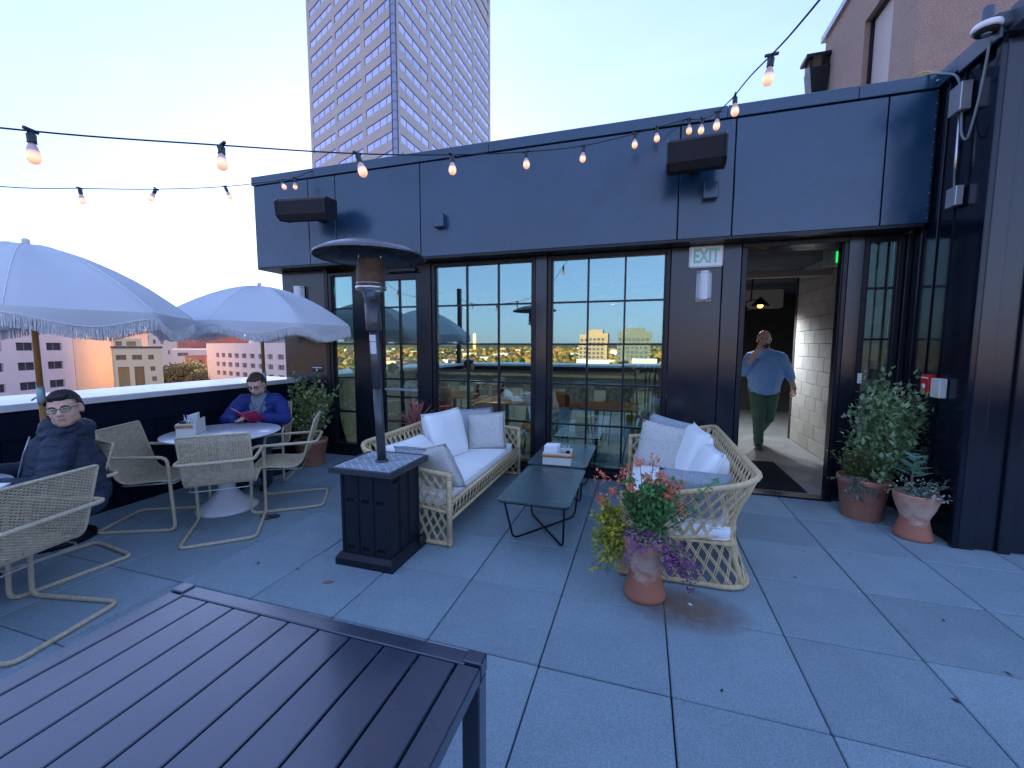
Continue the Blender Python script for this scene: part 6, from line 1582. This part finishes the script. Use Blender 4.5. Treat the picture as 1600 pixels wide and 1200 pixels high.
# ---------- reading man in blue jacket
def man_blue():
    t = thing('person', 'man in a bright blue jacket reading a red menu at the white round table', 'person', (-4.35, 1.84, 0), adeg(.50, -.86))
    hc_ = Vector((.0, .11, 1.12)); M = HM(hc_, R(-4), R(-24)) @ Matrix.Scale(1.04, 4)
    b = MB(); head_shapes(b, M, 1.02)
    b.cap((0, -.02, .92), .052, (0, .07, 1.06), .052)
    b.cap((0, -.10, .52), .13, (0, -.07, .72), .115, fl=1.2, ax=(1, 0, 0)).cap((0, -.07, .72), .115, (0, -.03, .88), .085, fl=1.35, ax=(1, 0, 0))
    sh = {-1: Vector((-.20, .01, .90)), 1: Vector((.20, .01, .90))}; el = {-1: Vector((-.29, .16, .73)), 1: Vector((.30, .14, .74))}; wr = {-1: Vector((-.11, .36, .79)), 1: Vector((.13, .38, .765))}
    for s in (-1, 1): b.cap(sh[s], .055, el[s], .042).cap(el[s], .042, wr[s], .028)
    hand(b, wr[-1], Vector((.75, .55, .10)), (0, -.3, 1), -1, .75); hand(b, wr[1], Vector((-.7, .5, .0)), (0, .2, 1), 1, .6)
    for s in (-1, 1): b.cap((s*.10, -.10, .50), .095, (s*.12, .34, .48), .07).cap((s*.12, .34, .48), .062, (s*.12, .30, .08), .042)
    skinobj('body', remesh(b, .0075, 3), K['skin2'], t)
    j = MB()
    j.cap((0, -.09, .54), .165, (0, -.05, .72), .155, fl=1.25, ax=(1, 0, 0)).cap((0, -.05, .72), .158, (0, -.01, .885), .130, fl=1.35, ax=(1, 0, 0)).cap((-.17, .0, .925), .078, (.17, .0, .925), .078)
    for s in (-1, 1): j.cap(sh[s], .080, el[s], .066).cap(el[s], .066, wr[s], .045)
    jm = remesh(j, .010, 4, wrinkle(6, .008, (8, 8, 13)))
    # jacket is open: cut a strip down the front that shows the shirt
    from mathutils.bvhtree import BVHTree
    bm = bmesh.new(); bm.from_mesh(jm); bv = BVHTree.FromBMesh(bm); bm.free()
    V = []; nz_, nx_ = 26, 8
    for i in range(nz_+1):
        z = .66+.30*i/nz_; hw_ = .026+.050*max(0, min(1, (z-.80)/.16))
        for q in range(nx_+1):
            x = -hw_+2*hw_*q/nx_; h_ = bv.ray_cast(Vector((x, .6, z)), Vector((0, -1, 0)), 1.2)
            V.append((x, (h_[0].y if h_[0] else .05)+.003+.003*math.sin(math.pi*q/nx_), z))
    MB().add(V, [(i*(nx_+1)+q, i*(nx_+1)+q+1, (i+1)*(nx_+1)+q+1, (i+1)*(nx_+1)+q) for i in range(nz_) for q in range(nx_)], 0, True).build('shirt_front', K['shirtg'], t)
    for sx in (0, nx_):
        MB().tube([Vector(V[i*(nx_+1)+sx])+Vector((0, .002, 0)) for i in range(nz_+1)], .0045, 6).build('jacket_edge', K['blue'], t)
    btn = [Vector(V[i*(nx_+1)+nx_//2]) for i in (6, 11, 16, 21)]
    skinobj('jacket', jm, K['blue'], t)
    c_ = MB()
    for i in range(2, 15):
        a = 2*math.pi*i/16+math.pi/2; a2 = 2*math.pi*(i+1)/16+math.pi/2
        if i < 14: c_.cap((.085*math.cos(a), .0+.085*math.sin(a), .985-.03*math.sin(a)), .020, (.085*math.cos(a2), .0+.085*math.sin(a2), .985-.03*math.sin(a2)), .020)
    skinobj('collar', remesh(c_, .008, 2), K['blue'], t)
    s_ = MB(); s_.cap((0, -.07, .60), .158, (0, -.005, .89), .132, fl=1.15, ax=(1, 0, 0)).cap((0, .0, .92), .09, (0, .04, .985), .070)
    skinobj('shirt', remesh(s_, .010, 3), K['shirtg'], t)
    for bp_ in btn: MB().ball(bp_, .0045, 8, 5).build('button', K['white'], t)
    p = MB()
    for s in (-1, 1): p.cap((s*.10, -.10, .50), .112, (s*.12, .35, .485), .082).cap((s*.12, .35, .48), .075, (s*.12, .30, .07), .058)
    skinobj('trousers', remesh(p, .012, 4, wrinkle(4, .006)), K['jeans'], t)
    for s in (-1, 1): skinobj('shoe', remesh(MB().cap((s*.12, .27, .045), .045, (s*.13, .46, .035), .034), .009, 2), K['shoe'], t)
    hair_cap(t, M, K['hair2'], .006, side=.98, seed=5); face_bits(t, M, lipm); glasses(t, M)
    bd = MB(); bd.ball((0, .040, -.074), (.050, .052, .036), 14, 8); rot_pts(bd, M)
    mm = mat('stubble', (.30, .16, .11), .8); me = remesh(bd, .007, 1)
    Mi = M.inverted(); bm = bmesh.new(); bm.from_mesh(me); bmesh.ops.delete(bm, geom=[v for v in bm.verts if (Mi @ v.co).z > -.070+.3*abs((Mi @ v.co).x)*0], context='VERTS'); bm.to_mesh(me); bm.free(); skinobj('beard', me, mm, t)
    # the menu he holds
    W_ = t.matrix_basis.copy(); W_ = Matrix.Translation(t.location) @ Matrix.Rotation(t.rotation_euler.z, 4, 'Z')
    mn = thing('menu', 'open red menu booklet held by the man in the blue jacket', 'menu'); mn.matrix_world = W_ @ Matrix.Translation((-.0, .44, .815)) @ Matrix.Rotation(R(-12), 4, 'Z') @ Matrix.Rotation(R(38), 4, 'X')
    MB().box((-.075, 0, .0), (.148, .20, .004), M=Matrix.Rotation(R(12), 3, 'Y')).box((.07, 0, .012), (.148, .20, .004), M=Matrix.Rotation(R(-28), 3, 'Y')).build('cover', K['menu'], mn)
    MB().box((-.073, 0, .006), (.135, .185, .004), M=Matrix.Rotation(R(12), 3, 'Y')).box((.068, 0, .018), (.135, .185, .003), M=Matrix.Rotation(R(-28), 3, 'Y')).build('pages', K['paper'], mn)
man_blue()

# ---------- man walking in the doorway
def man_door():
    t = thing('person', 'bearded bald man in light blue shirt and green trousers walking in the doorway', 'person', (1.62, 5.35, 0), math.pi-.06)
    # faces world -Y; local +x = picture left
    hc_ = Vector((.04, .03, 1.665)); M = HM(hc_, R(-6), R(-8), R(4)) @ Matrix.Scale(1.13, 4)
    b = MB(); head_shapes(b, M, 1.04)
    b.cap((0, -.01, 1.46), .066, (.03, .01, 1.60), .060)
    b.cap((0, 0, .95), .14, (0, .0, 1.15), .14, fl=1.2, ax=(1, 0, 0)).cap((0, .0, 1.15), .14, (0, 0, 1.34), .10, fl=1.3, ax=(1, 0, 0)).cap((-.16, 0, 1.39), .05, (.16, 0, 1.39), .05)
    sh = {1: Vector((.205, 0, 1.39)), -1: Vector((-.205, 0, 1.39))}; el = {1: Vector((.29, .06, 1.17)), -1: Vector((-.33, -.03, 1.14))}; wr = {1: Vector((.135, .17, 1.515)), -1: Vector((-.37, .10, .93))}
    for s in (-1, 1): b.cap(sh[s], .062, el[s], .050).cap(el[s], .048, wr[s], .031)
    hand(b, wr[1], Vector((-.35, -.12, .92)), (-.5, -.8, 0), 1, .9); hand(b, wr[-1], Vector((-.0, .35, -.9)), (.8, .3, 0), -1, .65)
    hip = {1: Vector((.09, 0, .90)), -1: Vector((-.09, 0, .90))}; kn = {1: Vector((.075, .12, .50)), -1: Vector((-.07, .02, .47))}; an = {1: Vector((.05, .08, .09)), -1: Vector((-.01, -.28, .20))}
    for s in (-1, 1): b.cap(hip[s], .10, kn[s], .066).cap(kn[s], .062, an[s], .043)
    skinobj('body', remesh(b, .008, 3), K['skin2'], t)
    s_ = MB(); s_.cap((0, .0, .93), .185, (0, .02, 1.13), .190, fl=1.18, ax=(1, 0, 0)).cap((0, .02, 1.13), .190, (0, 0, 1.335), .135, fl=1.34, ax=(1, 0, 0)).cap((-.15, 0, 1.415), .070, (0, 0, 1.45), .085).cap((.15, 0, 1.415), .070, (0, 0, 1.45), .085)
    for s in (-1, 1):
        s_.cap(sh[s], .083, el[s], .072); e2 = el[s].lerp(wr[s], .28); s_.cap(el[s], .070, e2, .058)
    # shirt hem: trim flat at the hips
    me = remesh(s_, .010, 4, wrinkle(9, .011, (6, 6, 10))); bm = bmesh.new(); bm.from_mesh(me); 
    for pn_, pc_ in ((Vector((.18, 0, 1)), (0, 0, .83)), (Vector((-.18, 0, 1)), (0, 0, .83))):
        gm_ = [v for v in bm.verts if v.co.z < 1.0 and abs(v.co.x) < .27]; es_ = list({e for v in gm_ for e in v.link_edges}); fs_ = list({f for v in gm_ for f in v.link_faces})
        bmesh.ops.bisect_plane(bm, geom=gm_+es_+fs_, plane_co=pc_, plane_no=pn_.normalized(), clear_inner=True)

    bm.to_mesh(me); bm.free(); skinobj('shirt', me, K['shirtb'], t)
    c_ = MB()
    for sx in (-1, 1): c_.add([(sx*.015, .075, 1.475), (sx*.085, .03, 1.515), (sx*.10, .07, 1.44), (sx*.055, .112, 1.40)], [(0, 1, 2, 3), (3, 2, 1, 0)])
    c_.build('shirt_collar', K['shirtb'], t)
    for k in range(6): MB().ball((.002, .140+.012*k if k < 4 else .19, 1.36-.085*k), .0055, 8, 5).build('button', K['white'], t)
    p = MB(); p.cap((0, -.01, .90), .155, (0, -.01, .86), .15, fl=1.2, ax=(1, 0, 0))
    for s in (-1, 1): p.cap(hip[s], .125, kn[s], .086).cap(kn[s], .082, an[s]+Vector((0, 0, .01)), .066)
    skinobj('trousers', remesh(p, .011, 4, wrinkle(12, .008, (8, 8, 12))), K['green'], t)
    skinobj('shoe', remesh(MB().cap((.05, .05, .055), .05, (.055, .20, .04), .042).ball((.05, .13, .02), (.05, .14, .02), 12, 6), .009, 2), K['shoe'], t)
    skinobj('shoe', remesh(MB().cap((-.01, -.29, .17), .05, (-.01, -.19, .06), .042), .009, 2), K['shoe'], t)
    face_bits(t, M, lipm)
    h = MB(); h.ball((0, .030, -.070), (.064, .060, .052), 16, 10); 
    for s in (-1, 1): h.ball((s*.060, .005, -.035), (.016, .036, .042), 10, 8)
    h.ball((0, .078, -.042), (.032, .014, .008), 10, 6); rot_pts(h, M)
    me = remesh(h, .006, 1, lambda co, n: .004*noise.noise(co*70)); skinobj('beard', me, K['hair'], t)
    h = MB()
    for s in (-1, 1): h.ball((s*.062, -.035, .015), (.018, .045, .045), 12, 8)
    h.ball((0, -.075, .0), (.060, .034, .05), 12, 8); rot_pts(h, M); skinobj('hair', remesh(h, .007, 1), K['hair2'], t)
    MB().tube([Vector(wr[-1])+Vector((.03*math.cos(a), .03*math.sin(a), .02)) for a in [2*math.pi*i/14 for i in range(14)]], .006, 6, closed=True).build('watch', K['cable'], t)
man_door()
# face towards world: tidy up
bpy.context.view_layer.update()
